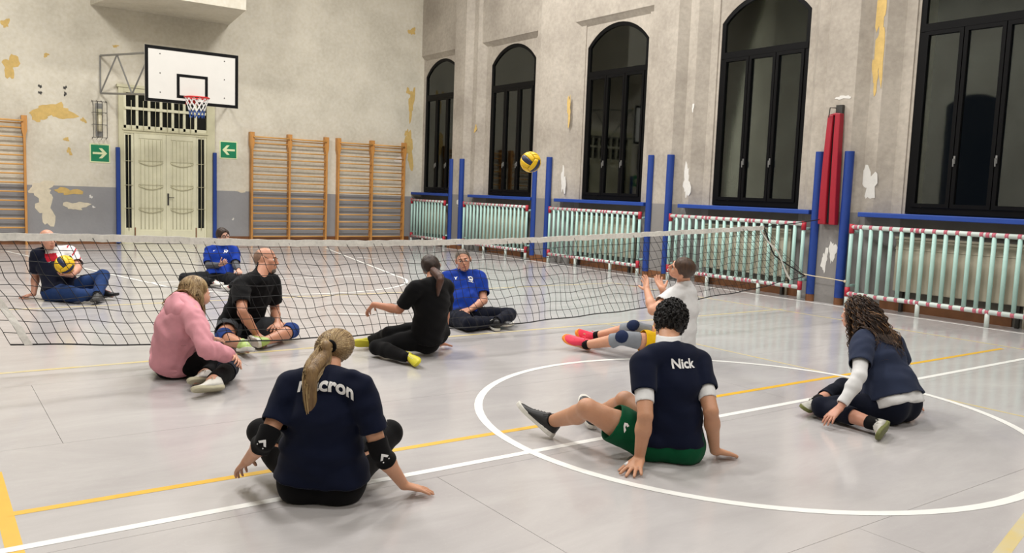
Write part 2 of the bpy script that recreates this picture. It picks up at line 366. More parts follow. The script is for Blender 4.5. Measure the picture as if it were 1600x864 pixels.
for i,(y,z,w_,h_,d,m) in enumerate([(6.69,4.25,.13,1.0,10.92,M_ochre),(6.68,3.55,.11,1.0,10.92,M_ochre),(6.72,3.25,.09,.4,10.92,M_ochre),(10.05,3.0,.05,.12,10.92,M_chalk),(13.42,3.15,.12,.5,10.92,M_ochre),
    (6.68,1.75,.2,.46,10.92,M_chalk),(10.1,1.72,.16,.5,10.92,M_chalk),(13.5,1.7,.14,.5,10.92,M_chalk),(7.2,.62,.10,.28,10.78,M_chalk),(7.08,.75,.09,.34,10.78,M_chalk),(7.1,2.95,.2,.06,10.78,M_chalk),(16.9,2.9,.1,.16,10.92,M_ochre),(17.3,1.1,.2,.25,10.78,M_chalk)]):
    patch(PIL[min(PIL,key=lambda q:abs(q-y))],'x',y,z,w_,h_,m,i+50,d)

# ---------------------------------------------------------------- guard rails and radiators
rails = [(3.95,6.74,'mint guard rail at the right edge, nearest the curly haired player'),(7.52,10.2,'mint guard rail left of the red mat, tied to the net'),(10.96,13.6,'mint guard rail in the middle of the five'),(14.4,16.92,'mint guard rail second from the back corner'),(17.82,19.5,'mint guard rail in the back corner beside the wall bars')]
rlab = ['radiator behind the guard rail at the right edge','radiator behind the guard rail left of the red mat','radiator behind the middle guard rail','radiator behind the guard rail second from the corner','radiator behind the guard rail in the back corner']
M_rad = mat('beige_radiator',(176,168,148),.55,.1,5)
proto_bar = {}
for (a,b,lab),rl in zip(rails,rlab):
    R = root('guard_rail', (10.68,(a+b)/2,0), lab, 'guard rail', 'mint guard rails along the window wall')
    X = 10.68; zt,zb = 1.13,.19
    obj('top_rail', MB().tube([(X,a,zt),(X,b,zt)],.032,10), M_railwhite, R, True); obj('bottom_rail', MB().tube([(X,a,zb),(X,b,zb)],.032,10), M_railwhite, R, True)
    n = round((b-a)/.148); st = (b-a)/n
    first = obj('bar', MB().tube([(X,a,zb),(X,a,zt)],.0275,10), M_mint, R, True)
    for k in range(1,n+1): again(first,(0,k*st,0))
    feet = obj('foot', MB().tube([(X,a,0),(X,a,zb)],.03,8), M_railwhite, R, True)
    for q in (.3,.64,1): again(feet,(0,round(n*q)*st,0))
    mb = MB(); mc = MB()
    for k in range(n+1):
        y = a+k*st
        for z in (zt,zb):
            for dy in ((0,) if k%6 else (0,.074)):
                yy = min(y+dy,b)
                (k in (0,n)) or mb.tube([(X,yy-.022,z),(X,yy+.022,z)],.034,10)
    mc.tube([(X,a,zb-.04),(X,a,zb+.09)],.0345,10)
    obj('tape_bands', mb, M_redband, R, True, kind='stuff'); ct = obj('corner_tape', mc, M_redcap, R, True, label='dark red corner tape')
    for dy,dz in ((b-a,0),(0,zt-zb-.05),(b-a,zt-zb-.05)): again(ct,(0,dy,dz))
    for y in (a,b):
        for z in (1.06,.3): obj('wall_bracket', MB().tube([(X+.03,y,z),(10.87,y,z)],.02,8), M_mint, R, True)
    _pc = [min(PC,key=lambda q:abs(q-a)),min(PC,key=lambda q:abs(q-b))]; ra = _pc[0]+.77; rb = (_pc[1]-.93) if b < 19 else b-.15
    T = root('radiator', (10.97,(a+b)/2,0), rl, 'radiator', 'beige radiators under the windows')
    obj('panel', MB().box(10.95,11.02,ra,rb,.28,1.0), M_rad, T, bevel=.01)
    obj('top_ledge', MB().box(10.93,11.03,ra-.01,rb+.01,1.0,1.03), M_rad, T)
    obj('seam_rib', MB().box(10.944,10.95,ra,rb,.86,.875), M_rad, T)
    mb = MB(); k = ra+.05
    for q in range(2): obj('foot', MB().box(10.96,11.01,[ra+.1,rb-.14][q],[ra+.14,rb-.1][q],0,.28), M_iron, T)
    obj('pipe', MB().tube([(10.99,ra+.05,.0),(10.99,ra+.05,.28)],.018,8), M_rad, T, True)

# ---------------------------------------------------------------- blue corner pads
def corner_pad(c, side, lab):
    yc = c+side*.235; r = .066; mb = MB(); n = 14
    # keeps clear of the pillar: the wedge between the front face and the splayed side is left open
    if side < 0: a0,a1 = math.radians(92),math.radians(302)
    else: a0,a1 = math.radians(58),math.radians(268)
    poly = [(10.776,yc)]
    cx_ = 10.776
    poly += [(cx_+r*math.cos(a0+(a1-a0)*i/n), yc+r*math.sin(a0+(a1-a0)*i/n)) for i in range(n+1)]
    mb.prism(poly, .10, 2.19)
    R = root('corner_pad', (10.72,yc,0), lab, 'pad', 'blue corner pads on the pillars')
    obj('foam_strip', mb, M_blue, R, bevel=.006)
    obj('foot_block', MB().prism(poly, 0, .10), M_base, R)
names = {7.16:'pillar with the red mat',10.60:'third pillar from the back corner',14.04:'second pillar from the back corner',17.46:'pillar nearest the back corner'}
for c in PC[2:]:
    for s,sn in ((-1,'right hand edge'),(1,'left hand edge')):
        corner_pad(c, s, 'blue corner pad on the %s of the %s'%(sn,names[c]))
for x,sd in ((3.63,'left'),(5.695,'right')):
    obj('door_post_pad', MB().box(bx(x)-.04,bx(x)+.04,YB-.13,YB-.032,.02,bz(2.09)), M_blue, label='blue padded post on the %s side of the cream door'%sd, cat='pad', group='blue pads beside the cream door', bevel=.012, org=(bx(x),YB-.08,0))

# ---------------------------------------------------------------- folded red mat on its hook
M_mat = mat('red_vinyl',(160,24,44),.45,.12,6); M_matin = mat('black_mat_lining',(18,14,16),.8)
R = root('folded_mat',(10.68,7.13,1.1),'long red folded gym mat hanging on the pillar','mat')
def slab(y0t,y1t,y0b,y1b,x0,x1,zt,zb,n=8,bulge=.0):
    mb = MB(); v = []
    for i in range(n+1):
        t = i/n; z = zt+(zb-zt)*t; q = bulge*math.sin(PI*t)
        a = y0t+(y0b-y0t)*t; b = y1t+(y1b-y1t)*t
        v += [(x0-q,a,z),(x0-q*1.2,(a+b)/2,z),(x0-q,b,z),(x1,b,z),(x1,a,z)]
    f = [(4,3,2,1,0)]
    for i in range(n):
        f += [(5*i+k,5*i+(k+1)%5,5*i+5+(k+1)%5,5*i+5+k) for k in range(5)]
    f.append(tuple(5*n+k for k in range(5))); mb.add(v,f); return mb
obj('left_flap', slab(7.165,7.25,7.165,7.285,10.665,10.765,2.70,1.14,bulge=.02), M_mat, R, bevel=.012)
obj('right_flap', slab(7.05,7.135,7.01,7.11,10.665,10.765,2.72,1.14,bulge=.012), M_mat, R, bevel=.012)
obj('lining', slab(7.12,7.20,7.085,7.195,10.70,10.77,2.68,1.17), M_matin, R)
obj('top_fold', MB().tube([(10.70,7.06,2.70),(10.70,7.15,2.71),(10.70,7.24,2.69)],.02,8), M_mat, R, True)
mb = MB(); mb.box(10.72,10.775,7.06,7.16,2.70,2.84); mb.tube([(10.72,7.16,2.80),(10.64,7.2,2.8),(10.62,7.2,2.66)],.008,6)
obj('hook', mb, M_iron, R, label='dark iron wall hook')

# ---------------------------------------------------------------- wall bars
def wall_bars(xs, lab):
    R = root('wall_bars',(sum(xs)/len(xs),YB-.08,0),lab,'wall bars','wooden wall bars on the back wall')
    zt = 2.61
    P = [(-.05,zt),(.05,zt),(.05,2.32),(.022,2.2),(.022,.0),(-.022,.0),(-.022,2.2),(-.05,2.32)]
    p0 = obj('post', MB().prism([(xs[0]+a,z) for a,z in P], YB-.14, YB-.012, 'y'), M_woodpost, R)
    for x in xs[1:]: again(p0,(x-xs[0],0,0))
    for i in range(len(xs)-1):
        a,b = xs[i]+.02,xs[i+1]-.02
        mb = MB(); n = 10
        r0 = obj('rung', MB().tube([(a,YB-.105,2.36),(b,YB-.105,2.36)],.017,n), M_wood, R, True)
        for k in range(1,13): again(r0,(0,0,-k*.183))
        obj('top_rung', MB().tube([(a,YB-.16,2.50),(b,YB-.16,2.50)],.019,n), M_wood, R, True)
        obj('rung', MB().tube([(a,YB-.105,2.45),(b,YB-.105,2.45)],.015,n), M_wood, R, True)
wall_bars([-.07,.89,1.84],'wooden wall bars cut off by the left edge')
wall_bars([6.46,7.37,8.31],'wooden wall bars nearer the door, just right of the left arrow sign')
wall_bars([8.63,9.55,10.47],'wooden wall bars nearest the back corner and guard rails')

# ---------------------------------------------------------------- door
D = root('door_1',(4.56,YB,0),kind='structure')
y1 = YB-.002
def db(name,x0,x1,z0,z1,d0,d1,m,par=None,bev=.004,**k):
    return obj(name, MB().box(x0,x1,YB-d1,YB-d0,z0,z1), m, par or D, bevel=bev, **k)
XA,XB = 3.64,5.60; ZT = 3.36
db('backing',XA,XB,0,ZT,0,.006,M_dark,bev=0)
db('frame_jamb',XA-.04,XA+.06,0,ZT,.0,.07,M_doorframe); db('frame_jamb',XB-.16,XB+.02,0,ZT,.0,.07,M_doorframe)
db('frame_head',XA+.06,XB-.16,ZT-.1,ZT,.0,.07,M_doorframe); db('frame_head',XA-.07,XB+.05,ZT,ZT+.06,.0,.09,M_doorframe)
db('transom_rail',XA+.06,XB-.16,2.40,2.47,.0,.06,M_doorframe); db('transom_rail',XA+.03,XB-.13,2.46,2.50,.0,.085,M_doorframe)
for i in range(7):
    x = 3.70+i*.246; db('transom_mullion',x,x+.055,2.5,3.26,.006,.05,M_door)
db('transom_crossbar',XA+.08,XB-.18,2.9,2.96,.05,.075,M_door)
db('transom_sash_bottom',XA+.06,XB-.16,2.5,2.57,.006,.05,M_door)
for i in range(6):
    x = 3.85+i*.246; obj('grille_rod', MB().tube([(x,YB-.085,2.47),(x,YB-.085,3.1)],.007,6), M_doorframe, D, True)
# sidelights
for x0,x1 in ((3.70,3.90),(5.22,5.44)):
    s = db('sidelight',x0,x0+.035,0,2.40,.006,.045,M_door); db('stile',x1-.05,x1,0,2.40,.006,.045,M_door,s)
    db('bottom_panel',x0+.035,x1-.05,0,.35,.006,.04,M_door,s); db('top_panel',x0+.035,x1-.05,2.36,2.40,.006,.04,M_door,s)
    xc = (x0+x1)/2-.01
    obj('grille_rod', MB().tube([(xc,YB-.06,.3),(xc,YB-.06,2.38)],.007,6), M_doorframe, s, True)
    for z in (.78,1.28,1.8): obj('grille_rod', MB().tube([(x0,YB-.06,z),(x1-.02,YB-.06,z)],.006,6), M_doorframe, s, True)
# two leaves
for k,(x0,x1) in enumerate(((3.905,4.565),(4.57,5.215))):
    lf = db('door_leaf',x0,x1,.01,2.40,.006,.04,M_door)
    for a,b,c_,d_ in ((x0,x0+.10,.01,2.40),(x1-.08,x1,.01,2.40),(x0+.10,x1-.08,.01,.30),(x0+.10,x1-.08,2.30,2.40)):
        db('stile',a,b,c_,d_,.04,.055,M_door,lf)
    a,b = x0+.10,x1-.08
    for q in range(6):
        x = a+.035+q*(b-a-.07)/5; obj('fluting', MB().tube([(x,YB-.044,.32),(x,YB-.044,2.28)],.006,6), M_doorframe, lf, True)
    for z in (.76,1.27,1.79):
        obj('swag', MB().tube([(a-.02+(b-a+.04)*t/10, YB-.062, z+.0-.07*math.sin(PI*t/10)) for t in range(11)],.009,6), M_doorframe, lf, True)
        obj('swag', MB().tube([(a-.02,YB-.06,z+.03),(b+.02,YB-.06,z+.03)],.005,6), M_doorframe, lf, True)
    if k == 1:
        h = obj('handle', MB().box(x0+.015,x0+.05,YB-.07,YB-.055,.86,1.12).tube([(x0+.03,YB-.075,1.03),(x0+.03,YB-.1,1.03),(x0+.15,YB-.1,1.03)],.009,6), M_iron, lf, label='dark iron lever handle')
    obj('hinge', MB().box((x1-.02) if k else x0,(x1+.0) if k else x0+.02,YB-.07,YB-.055,.05,.36), M_base, lf)

# ---------------------------------------------------------------- exit arrow signs
M_green = mat('sign_green',(10,128,86),.4); M_pale = mat('sign_pale_yellow',(226,234,186),.4)
def sign(x0,x1,z0,z1,dirn,lab):
    R = root('exit_sign',((x0+x1)/2,YB,(z0+z1)/2),lab,'sign','green arrow signs beside the door')
    obj('plate', MB().box(x0,x1,YB-.012,YB-.002,z0,z1), M_pale, R)
    e = .022; obj('green_field', MB().box(x0+e,x1-e,YB-.0135,YB-.012,z0+e,z1-e), M_green, R)
    cx_,cz = (x0+x1)/2,(z0+z1)/2; s = (x1-x0)
    pts = [(-.36,-.055),(.12,-.055),(-.06,-.27),(.10,-.27),(.35,0),(.10,.27),(-.06,.27),(.12,.055),(-.36,.055)]
    mb = MB(); mb.prism([(cx_+dirn*s*a,cz+s*b) for a,b in pts][::int(dirn)], YB-.0155, YB-.0135, 'y')
    obj('arrow', mb, M_pale, R)
sign(bx(3.09),bx(3.49),bz(1.74),bz(2.14),1,'green square sign with a right pointing arrow left of the door')
sign(bx(5.83),bx(6.24),bz(1.965),bz(2.375),-1,'green square sign with a left pointing arrow right of the door')

# ---------------------------------------------------------------- caged wall lamp
R = root('wall_lamp',(bx(3.27),YB,bz(2.65)),'caged tube lamp on the wall above the right arrow sign','lamp')
x0,x1,z0,z1 = bx(3.14),bx(3.41),bz(2.24),bz(3.06)
obj('backplate', MB().box(x0+.07,x1-.07,YB-.03,YB-.002,z0+.06,z1-.06), M_steel, R)
obj('tube', MB().tube([((x0+x1)/2,YB-.08,z0+.16),((x0+x1)/2,YB-.08,z1-.3)],.05,12), mat('old_lamp_glass',(214,206,176),.35), R, True)
obj('cap', MB().tube([((x0+x1)/2,YB-.08,z1-.3),((x0+x1)/2,YB-.08,z1-.18)],.055,12), M_doorframe, R, True)
mb = MB()
for x in (x0,(x0*2+x1)/3,(x0+2*x1)/3,x1): mb.tube([(x,YB-.004,z0),(x,YB-.16,z0+.03),(x,YB-.16,z1-.03),(x,YB-.004,z1)],.006,6)
for z in (z0+.03,z0+.3,z0+.55,z1-.03): mb.tube([(x0,YB-.01,z),(x0,YB-.16,z),(x1,YB-.16,z),(x1,YB-.01,z)],.006,6)
obj('cage', mb, M_iron, R)

# ---------------------------------------------------------------- basketball backboard
BX,BY = 4.60,17.58; bz0,bz1 = 2.94,4.015
R = root('basketball_hoop',(BX,BY,2.9),'white basketball backboard with red rim above the door','basketball hoop')
M_board = mat('white_board',(212,210,204),.35,.04,4); M_bl = mat('black_paint',(7,7,8),.6,spec=.15)
obj('board', MB().box(BX-.9,BX+.9,BY,BY+.035,bz0,bz1), M_board, R)
def frame_rect(x0,x1,z0,z1,t,y):
    mb = MB(); mb.box(x0,x1,y-.004,y,z0,z0+t); mb.box(x0,x1,y-.004,y,z1-t,z1); mb.box(x0,x0+t,y-.004,y,z0+t,z1-t); mb.box(x1-t,x1,y-.004,y,z0+t,z1-t); return mb
obj('border', frame_rect(BX-.9,BX+.9,bz0,bz1,.062,BY), M_bl, R, label='black border'); obj('target_square', frame_rect(BX-.31,BX+.29,3.05,3.52,.055,BY), M_bl, R, label='black target rectangle')
mb = MB()
for x in (-.62,.62):
    for z in (3.13,3.5,3.87): mb.ball((BX+x,BY-.002,z),.012,6,4)
obj('bolts', mb, M_iron, R)
M_rim = mat('red_rim',(200,40,38),.4)
cy_ = BY-.40
obj('rim', MB().tube([(BX-.03+.228*math.cos(2*PI*i/32),cy_+.228*math.sin(2*PI*i/32),3.05) for i in range(32)],.015,8,closed=True), M_rim, R, True)
mb = MB(); mb.box(BX-.13,BX+.07,BY-.03,BY-.004,2.95,3.07)
mb.prism([(BY-.02,3.05),(BY-.19,3.05),(BY-.03,2.93)][::-1], BX-.13,BX-.115,'x'); mb.prism([(BY-.02,3.05),(BY-.19,3.05),(BY-.03,2.93)][::-1], BX+.055,BX+.07,'x'); mb.box(BX-.13,BX+.07,BY-.19,BY-.02,3.045,3.055)
mb.tube([(BX-.15,BY-.03,2.93),(BX-.21,cy_,3.04)],.007,6); mb.tube([(BX+.09,BY-.03,2.93),(BX+.16,cy_,3.04)],.007,6)
obj('rim_bracket', mb, M_rim, R)
def hoop_net(z0,z1,ra,rb,rows,m,nm):
    mb = MB(); n = 12
    for r_ in range(rows):
        za,zb = z0+(z1-z0)*r_/rows, z0+(z1-z0)*(r_+1)/rows; Ra,Rb = ra+(rb-ra)*r_/rows, ra+(rb-ra)*(r_+1)/rows
        for k in range(n):
            a = 2*PI*(k+.5*(r_%2))/n
            for dd in (-1,1):
                b = a+dd*PI/n
                mb.tube([(BX-.03+Ra*math.cos(a),cy_+Ra*math.sin(a),za),(BX-.03+Rb*math.cos(b),cy_+Rb*math.sin(b),zb)],.006,5,False)
    obj(nm, mb, m, R)
hoop_net(3.05,2.80,.22,.15,3,M_white,'upper_net'); hoop_net(2.80,2.66,.15,.135,2,mat('blue_net_cord',(30,70,140),.7),'lower_net')
mb = MB()
for sx in (-1,1):
    xw,xb = (bx(3.31) if sx < 0 else 2*BX-bx(3.31)), BX+sx*.62
    def pt(t,top): return (xw+(xb-xw)*t, YB-.03+(BY+.05-YB)*t, (3.97 if top else 3.19)+((3.9 if top else 3.08)-(3.97 if top else 3.19))*t)
    for tp in (0,1): mb.tube([pt(.01,tp),pt(1,tp)],.022,8)
    for a,b in ((0,.3),(.3,.55),(.55,.85),(.85,1.0)):
        f0 = 0 if a in (0,.55) else 1
        mb.tube([pt(a,f0),pt(b,1-f0)],.016,8)
    mb.tube([pt(0,0),pt(0,1)],.016,8); mb.tube([pt(1,0),pt(1,1)],.02,8)
mb.tube([(BX-.62,BY+.05,3.9),(BX+.62,BY+.05,3.9)],.02,8); mb.tube([(BX-.62,BY+.05,3.08),(BX+.62,BY+.05,3.08)],.02,8)
obj('support_truss', mb, M_steel, R, label='grey steel tube truss')

# ---------------------------------------------------------------- volleyball net
def ipl(x, xs, zs): return float(np.interp(x,xs,zs))
TX = [-.6,.47,1.28,2.25,3.4,4.8,6.5,8.84]; TZ = [1.04,1.0,.985,.948,.936,.950,1.010,1.105]
BXs = [-.4,.45,1.48,2.6,3.1,4.9,6.65,8.6,9.8]; BZ = [.27,.245,.16,.122,.115,.112,.172,.31,.46]
def ny(x): return 6.76+.012*max(0,x-6)
def net_pt(u, v):
    """u 0..1 along the net, v 0 (top) .. 1 (bottom); the mesh hangs slanting"""
    xb = .52+(9.78-.52)*u; xt = xb-(.42-.14*u+.66*u**7)
    x = xt+(xb-xt)*v
    zt = ipl(xt,TX,TZ); zb = ipl(xb,BXs,BZ)
    z = zt+(zb-zt)*v
    wob = .014*math.sin(v*9+u*40)*math.sin(PI*v)+.007*math.sin(v*23+u*75)*math.sin(PI*v)
    sag = .009*math.sin(u*120+v*9)*math.sin(PI*v)+.009*math.sin(u*57+v*5)*math.sin(PI*v)
    return (x+wob, ny(x)+.05*math.sin(PI*v)*math.sin(u*31+1)+.02*math.sin(u*90+v*11), z+sag)
NET = root('volleyball_net',(4.6,6.78,0),'low sitting volleyball net stretched across the hall','net')
mb = MB(); U = 108; V = 9
for k in range(U+1):
    u = k/U; mb.tube([net_pt(u,v/16) for v in range(17)],.0025,4,False)
for r_ in range(1,V):
    mb.tube([net_pt(k/176,r_/V) for k in range(177)],.0025,4,False)
obj('netting', mb, M_cord, NET, kind='stuff')
# top tape: 7 cm band with a wavy fold
mb = MB(); v = []; n = 120
for i in range(n+1):
    u = i/n; p = net_pt(u,0); q = .006*math.sin(i*1.7)+.004*math.sin(i*.63)
    for dy,dz in ((-.006,-.027),(-.006,.027),(.006,.027),(.006,-.027)): v.append((p[0],p[1]+dy+q,p[2]+dz+.003*math.sin(i*2.3)))
f = [(3,2,1,0),(4*n,4*n+1,4*n+2,4*n+3)]
for i in range(n): f += [(4*i+k,4*i+(k+1)%4,4*i+4+(k+1)%4,4*i+4+k) for k in range(4)]
mb.add(v,f); obj('top_tape', mb, M_tapeW, NET, False, label='white top tape')
obj('bottom_cord', MB().tube([net_pt(k/120,1) for k in range(121)]+[(10.63,7.53,.40)],.006,6), M_cord, NET, True)
e = [net_pt(1,t/10) for t in range(11)]; obj('edge_cord', MB().tube([(p[0]-.22*math.sin(PI*i/10)*.8,p[1],p[2]-.03*math.sin(PI*i/10)) for i,p in enumerate(e)],.009,6), M_cord, NET, True)
def strip(u,u2,w_):
    mb = MB(); v = []
    for t in range(13):
        a = net_pt(u+(u2-u)*t/12,t/12); v += [(a[0]-w_/2,a[1]-.012,a[2]),(a[0]+w_/2,a[1]-.012+.01*math.sin(t),a[2]),(a[0]+w_/2,a[1]-.008,a[2]),(a[0]-w_/2,a[1]-.008,a[2])]
    f = [(3,2,1,0),(48,49,50,51)]
    for i in range(12): f += [(4*i+k,4*i+(k+1)%4,4*i+4+(k+1)%4,4*i+4+k) for k in range(4)]
    mb.add(v,f); return mb
obj('side_strip', strip(.012,.012,.05), M_tapeW, NET, label='white side strip'); obj('side_strip', strip(.978,.962,.03), M_tapeW, NET, label='white side strip')
obj('tension_cord', MB().tube([(8.84,ny(8.84),1.12),(9.8,7.02,1.16),(10.5,7.2,1.2),(10.65,7.25,1.21)],.007,6), M_cord, NET, True)
tk = net_pt(.36,1); obj('toggle', MB().tube([(tk[0],tk[1]-.01,tk[2]),(tk[0]-.01,tk[1]-.01,tk[2]+.07)],.006,6).ball((tk[0]-.01,tk[1]-.01,tk[2]+.08),.012,6,4), M_cord, NET)
obj('tie_rope', MB().tube([(10.64,7.5,.40),(10.63,7.28,.385),(10.64,7.0,.375),(10.64,6.76,.36)],.007,6).ball((10.64,7.5,.40),.02,6,4).ball((10.64,6.76,.36),.02,6,4), M_rope, org=(10.66,7.1,.37), label='pale rope tied between two guard rails in front of the pillar', cat='rope')
PEOPLE = {   # joints of every figure in metres: x along the back wall, y into the hall, z up
  'blonde': dict(head=(1.593,3.661,0.671), neck=(1.518,3.506,0.587), shl=(1.379,3.619,0.52), shr=(1.605,3.359,0.537), ell=(1.23,3.522,0.314), elr=(1.663,3.278,0.263), wrl=(1.215,3.725,0.162), wrr=(1.815,3.326,0.065), fil=(1.204,3.864,0.063), fir=(1.967,3.295,0.014), hpl=(1.442,3.598,0.085), hpr=(1.583,3.49,0.09), knl=(1.357,3.959,0.219), knr=(1.913,3.669,0.209), anl=(1.678,3.986,0.071), anr=(1.737,3.95,0.072), tol=(1.616,4.147,0.037), tor=(1.895,4.006,0.036)),
  'nick': dict(head=(3.496,3.302,0.727), neck=(3.374,3.178,0.624), shl=(3.191,3.192,0.542), shr=(3.546,3.114,0.531), ell=(3.085,3.048,0.303), elr=(3.46,2.932,0.308), wrl=(3.094,3.085,0.054), wrr=(3.558,2.971,0.061), fil=(2.944,3.002,0.014), fir=(3.731,2.956,0.015), hpl=(3.309,3.207,0.08), hpr=(3.427,3.082,0.083), knl=(2.982,3.394,0.269), anl=(3.032,3.768,0.095), tol=(2.929,3.938,0.157), knr=(3.303,3.432,0.264), anr=(3.383,3.789,0.086), tor=(3.463,3.975,0.123)),
  'curly': dict(head=(5.389,3.317,0.677), neck=(5.345,3.186,0.549), shl=(5.171,3.125,0.505), shr=(5.508,3.101,0.49), ell=(4.974,3.004,0.332), wrl=(4.808,3.019,0.139), fil=(4.682,3.058,0.028), elr=(5.684,3.083,0.279), wrr=(5.793,3.073,0.067), fir=(5.66,2.989,0.015), hpl=(5.224,2.946,0.111), hpr=(5.396,2.954,0.106), knl=(4.911,3.217,0.084), anl=(4.886,2.829,0.069), tol=(4.734,2.725,0.046), knr=(5.375,3.361,0.134), anr=(4.996,3.313,0.089), tor=(4.813,3.287,0.073)),
  'white': dict(head=(5.569,5.144,0.811), neck=(5.687,5.197,0.654), shl=(5.505,5.145,0.587), shr=(5.838,5.299,0.563), ell=(5.227,5.144,0.453), wrl=(5.322,5.327,0.618), fil=(5.411,5.442,0.717), elr=(5.561,5.292,0.461), wrr=(5.387,5.198,0.63), fir=(5.446,5.338,0.728), hpl=(5.503,5.194,0.109), hpr=(5.681,5.253,0.108), knl=(5.093,5.364,0.184), anl=(4.988,5.734,0.066), tol=(4.818,5.876,0.097), knr=(5.326,5.469,0.245), anr=(5.204,5.841,0.117), tor=(5.005,5.876,0.161)),
  'pony': dict(head=(3.655,6.291,0.763), neck=(3.591,6.141,0.659), shl=(3.417,6.138,0.599), shr=(3.754,6.205,0.599), ell=(3.363,6.317,0.396), wrl=(3.2,6.482,0.429), fil=(3.177,6.599,0.33), elr=(3.816,6.298,0.321), wrr=(3.814,6.367,0.061), fir=(3.967,6.428,0.019), hpl=(3.551,6.223,0.146), hpr=(3.695,6.328,0.189), knl=(3.159,6.325,0.084), anl=(3.235,5.939,0.065), tol=(3.235,5.748,0.036), knr=(3.302,6.379,0.181), anr=(3.279,6.73,0.057), tor=(3.083,6.674,0.052)),
  'pink': dict(head=(1.661,6.279,0.628), neck=(1.562,6.138,0.562), shr=(1.574,5.984,0.475), shl=(1.557,6.308,0.508), elr=(1.591,5.772,0.301), wrr=(1.81,5.86,0.208), fir=(1.81,5.697,0.199), ell=(1.68,6.417,0.283), wrl=(1.854,6.57,0.213), fil=(1.96,6.69,0.191), hpr=(1.526,6.283,0.113), hpl=(1.553,6.456,0.116), knr=(1.821,6.014,0.094), anr=(1.609,5.695,0.079), tor=(1.452,5.598,0.061), knl=(1.854,6.233,0.099), anl=(1.62,5.935,0.074), tol=(1.489,5.815,0.067)),
  'bald': dict(head=(2.622,7.547,0.727), neck=(2.523,7.431,0.59), shr=(2.345,7.393,0.511), shl=(2.679,7.532,0.526), elr=(2.286,7.169,0.316), wrr=(2.434,7.22,0.095), fir=(2.427,7.053,0.03), ell=(2.74,7.628,0.247), wrl=(2.675,7.382,0.151), fil=(2.603,7.22,0.127), hpr=(2.346,7.671,0.101), hpl=(2.533,7.67,0.092), knr=(2.162,7.291,0.09), anr=(2.218,6.89,0.08), tor=(2.205,6.696,0.067), knl=(2.784,7.313,0.099), anl=(2.452,7.052,0.069), tol=(2.395,7.247,0.047)),
  'blueman': dict(head=(4.799,7.59,0.693), neck=(4.871,7.704,0.542), shr=(4.704,7.773,0.477), shl=(5.011,7.582,0.493), elr=(4.613,7.619,0.236), wrr=(4.653,7.374,0.153), fir=(4.637,7.206,0.197), ell=(4.954,7.394,0.266), wrl=(4.723,7.296,0.195), fil=(4.558,7.245,0.182), hpr=(4.643,7.48,0.099), hpl=(4.806,7.401,0.098), knr=(4.563,7.064,0.087), anr=(4.96,7.164,0.075), tor=(5.054,6.99,0.053), knl=(5.212,7.265,0.117), anl=(4.871,7.046,0.085), tol=(4.891,7.247,0.062)),
  'glasses': dict(head=(3.485,11.775,0.683), neck=(3.505,11.887,0.528), shr=(3.347,11.951,0.457), shl=(3.646,11.787,0.47), elr=(3.276,11.746,0.268), wrr=(3.385,11.523,0.302), fir=(3.421,11.376,0.373), ell=(3.594,11.573,0.291), wrl=(3.567,11.334,0.238), fil=(3.534,11.174,0.222), hpr=(3.319,11.685,0.097), hpl=(3.465,11.609,0.098), knr=(2.933,11.662,0.12), anr=(3.253,11.447,0.079), tor=(3.334,11.278,0.06), knl=(3.563,11.23,0.121), anl=(3.343,10.917,0.078), tol=(3.258,11.089,0.057)),
  'ballman': dict(head=(1.233,10.913,0.695), neck=(1.284,11.065,0.575), shr=(1.135,10.955,0.517), shl=(1.478,11.048,0.538), elr=(1.132,11.131,0.27), wrr=(1.091,10.981,0.06), fir=(0.968,11.099,0.012), ell=(1.531,10.796,0.375), wrl=(1.432,10.558,0.314), fil=(1.305,10.676,0.293), hpr=(1.288,10.77,0.101), hpl=(1.426,10.881,0.096), knr=(1.499,10.403,0.098), anr=(1.775,10.707,0.079), tor=(1.905,10.554,0.063), knl=(1.791,10.783,0.275), anl=(1.666,10.441,0.083), tol=(1.593,10.255,0.051)),
}

# ================================================================ figures
# Bodies and clothes are implicit surfaces (tapered limbs, ellipsoids, smooth unions) turned into quad meshes.
def V3(a): return np.array(a, float)
def unit(a): a = np.asarray(a,float); return a/np.linalg.norm(a)
def perp(a, n): return unit(a-n*np.dot(a,n))
def cone(a,b,ra,rb): return ('c',V3(a),V3(b),ra,rb)
def ell(c,ax,r): return ('o',V3(c),np.array(ax),V3(r))
def slabp(a,b,s,f,wa,da,wb,db): return ('e',V3(a),V3(b),V3(s),V3(f),wa,da,wb,db)
def inflate(p,t):
    if p[0]=='c': return ('c',p[1],p[2],p[3]+t,p[4]+t)
    if p[0]=='o': return ('o',p[1],p[2],p[3]+t)
    return p[:5]+tuple(x+t for x in p[5:])
def bbox(p):
    if p[0]=='c': return np.minimum(p[1]-p[3],p[2]-p[4]),np.maximum(p[1]+p[3],p[2]+p[4])
    if p[0]=='o':
        e = np.sqrt(((p[2]*p[3][:,None])**2).sum(0)); return p[1]-e,p[1]+e
    R = max(p[5:]); return np.minimum(p[1],p[2])-R,np.maximum(p[1],p[2])+R
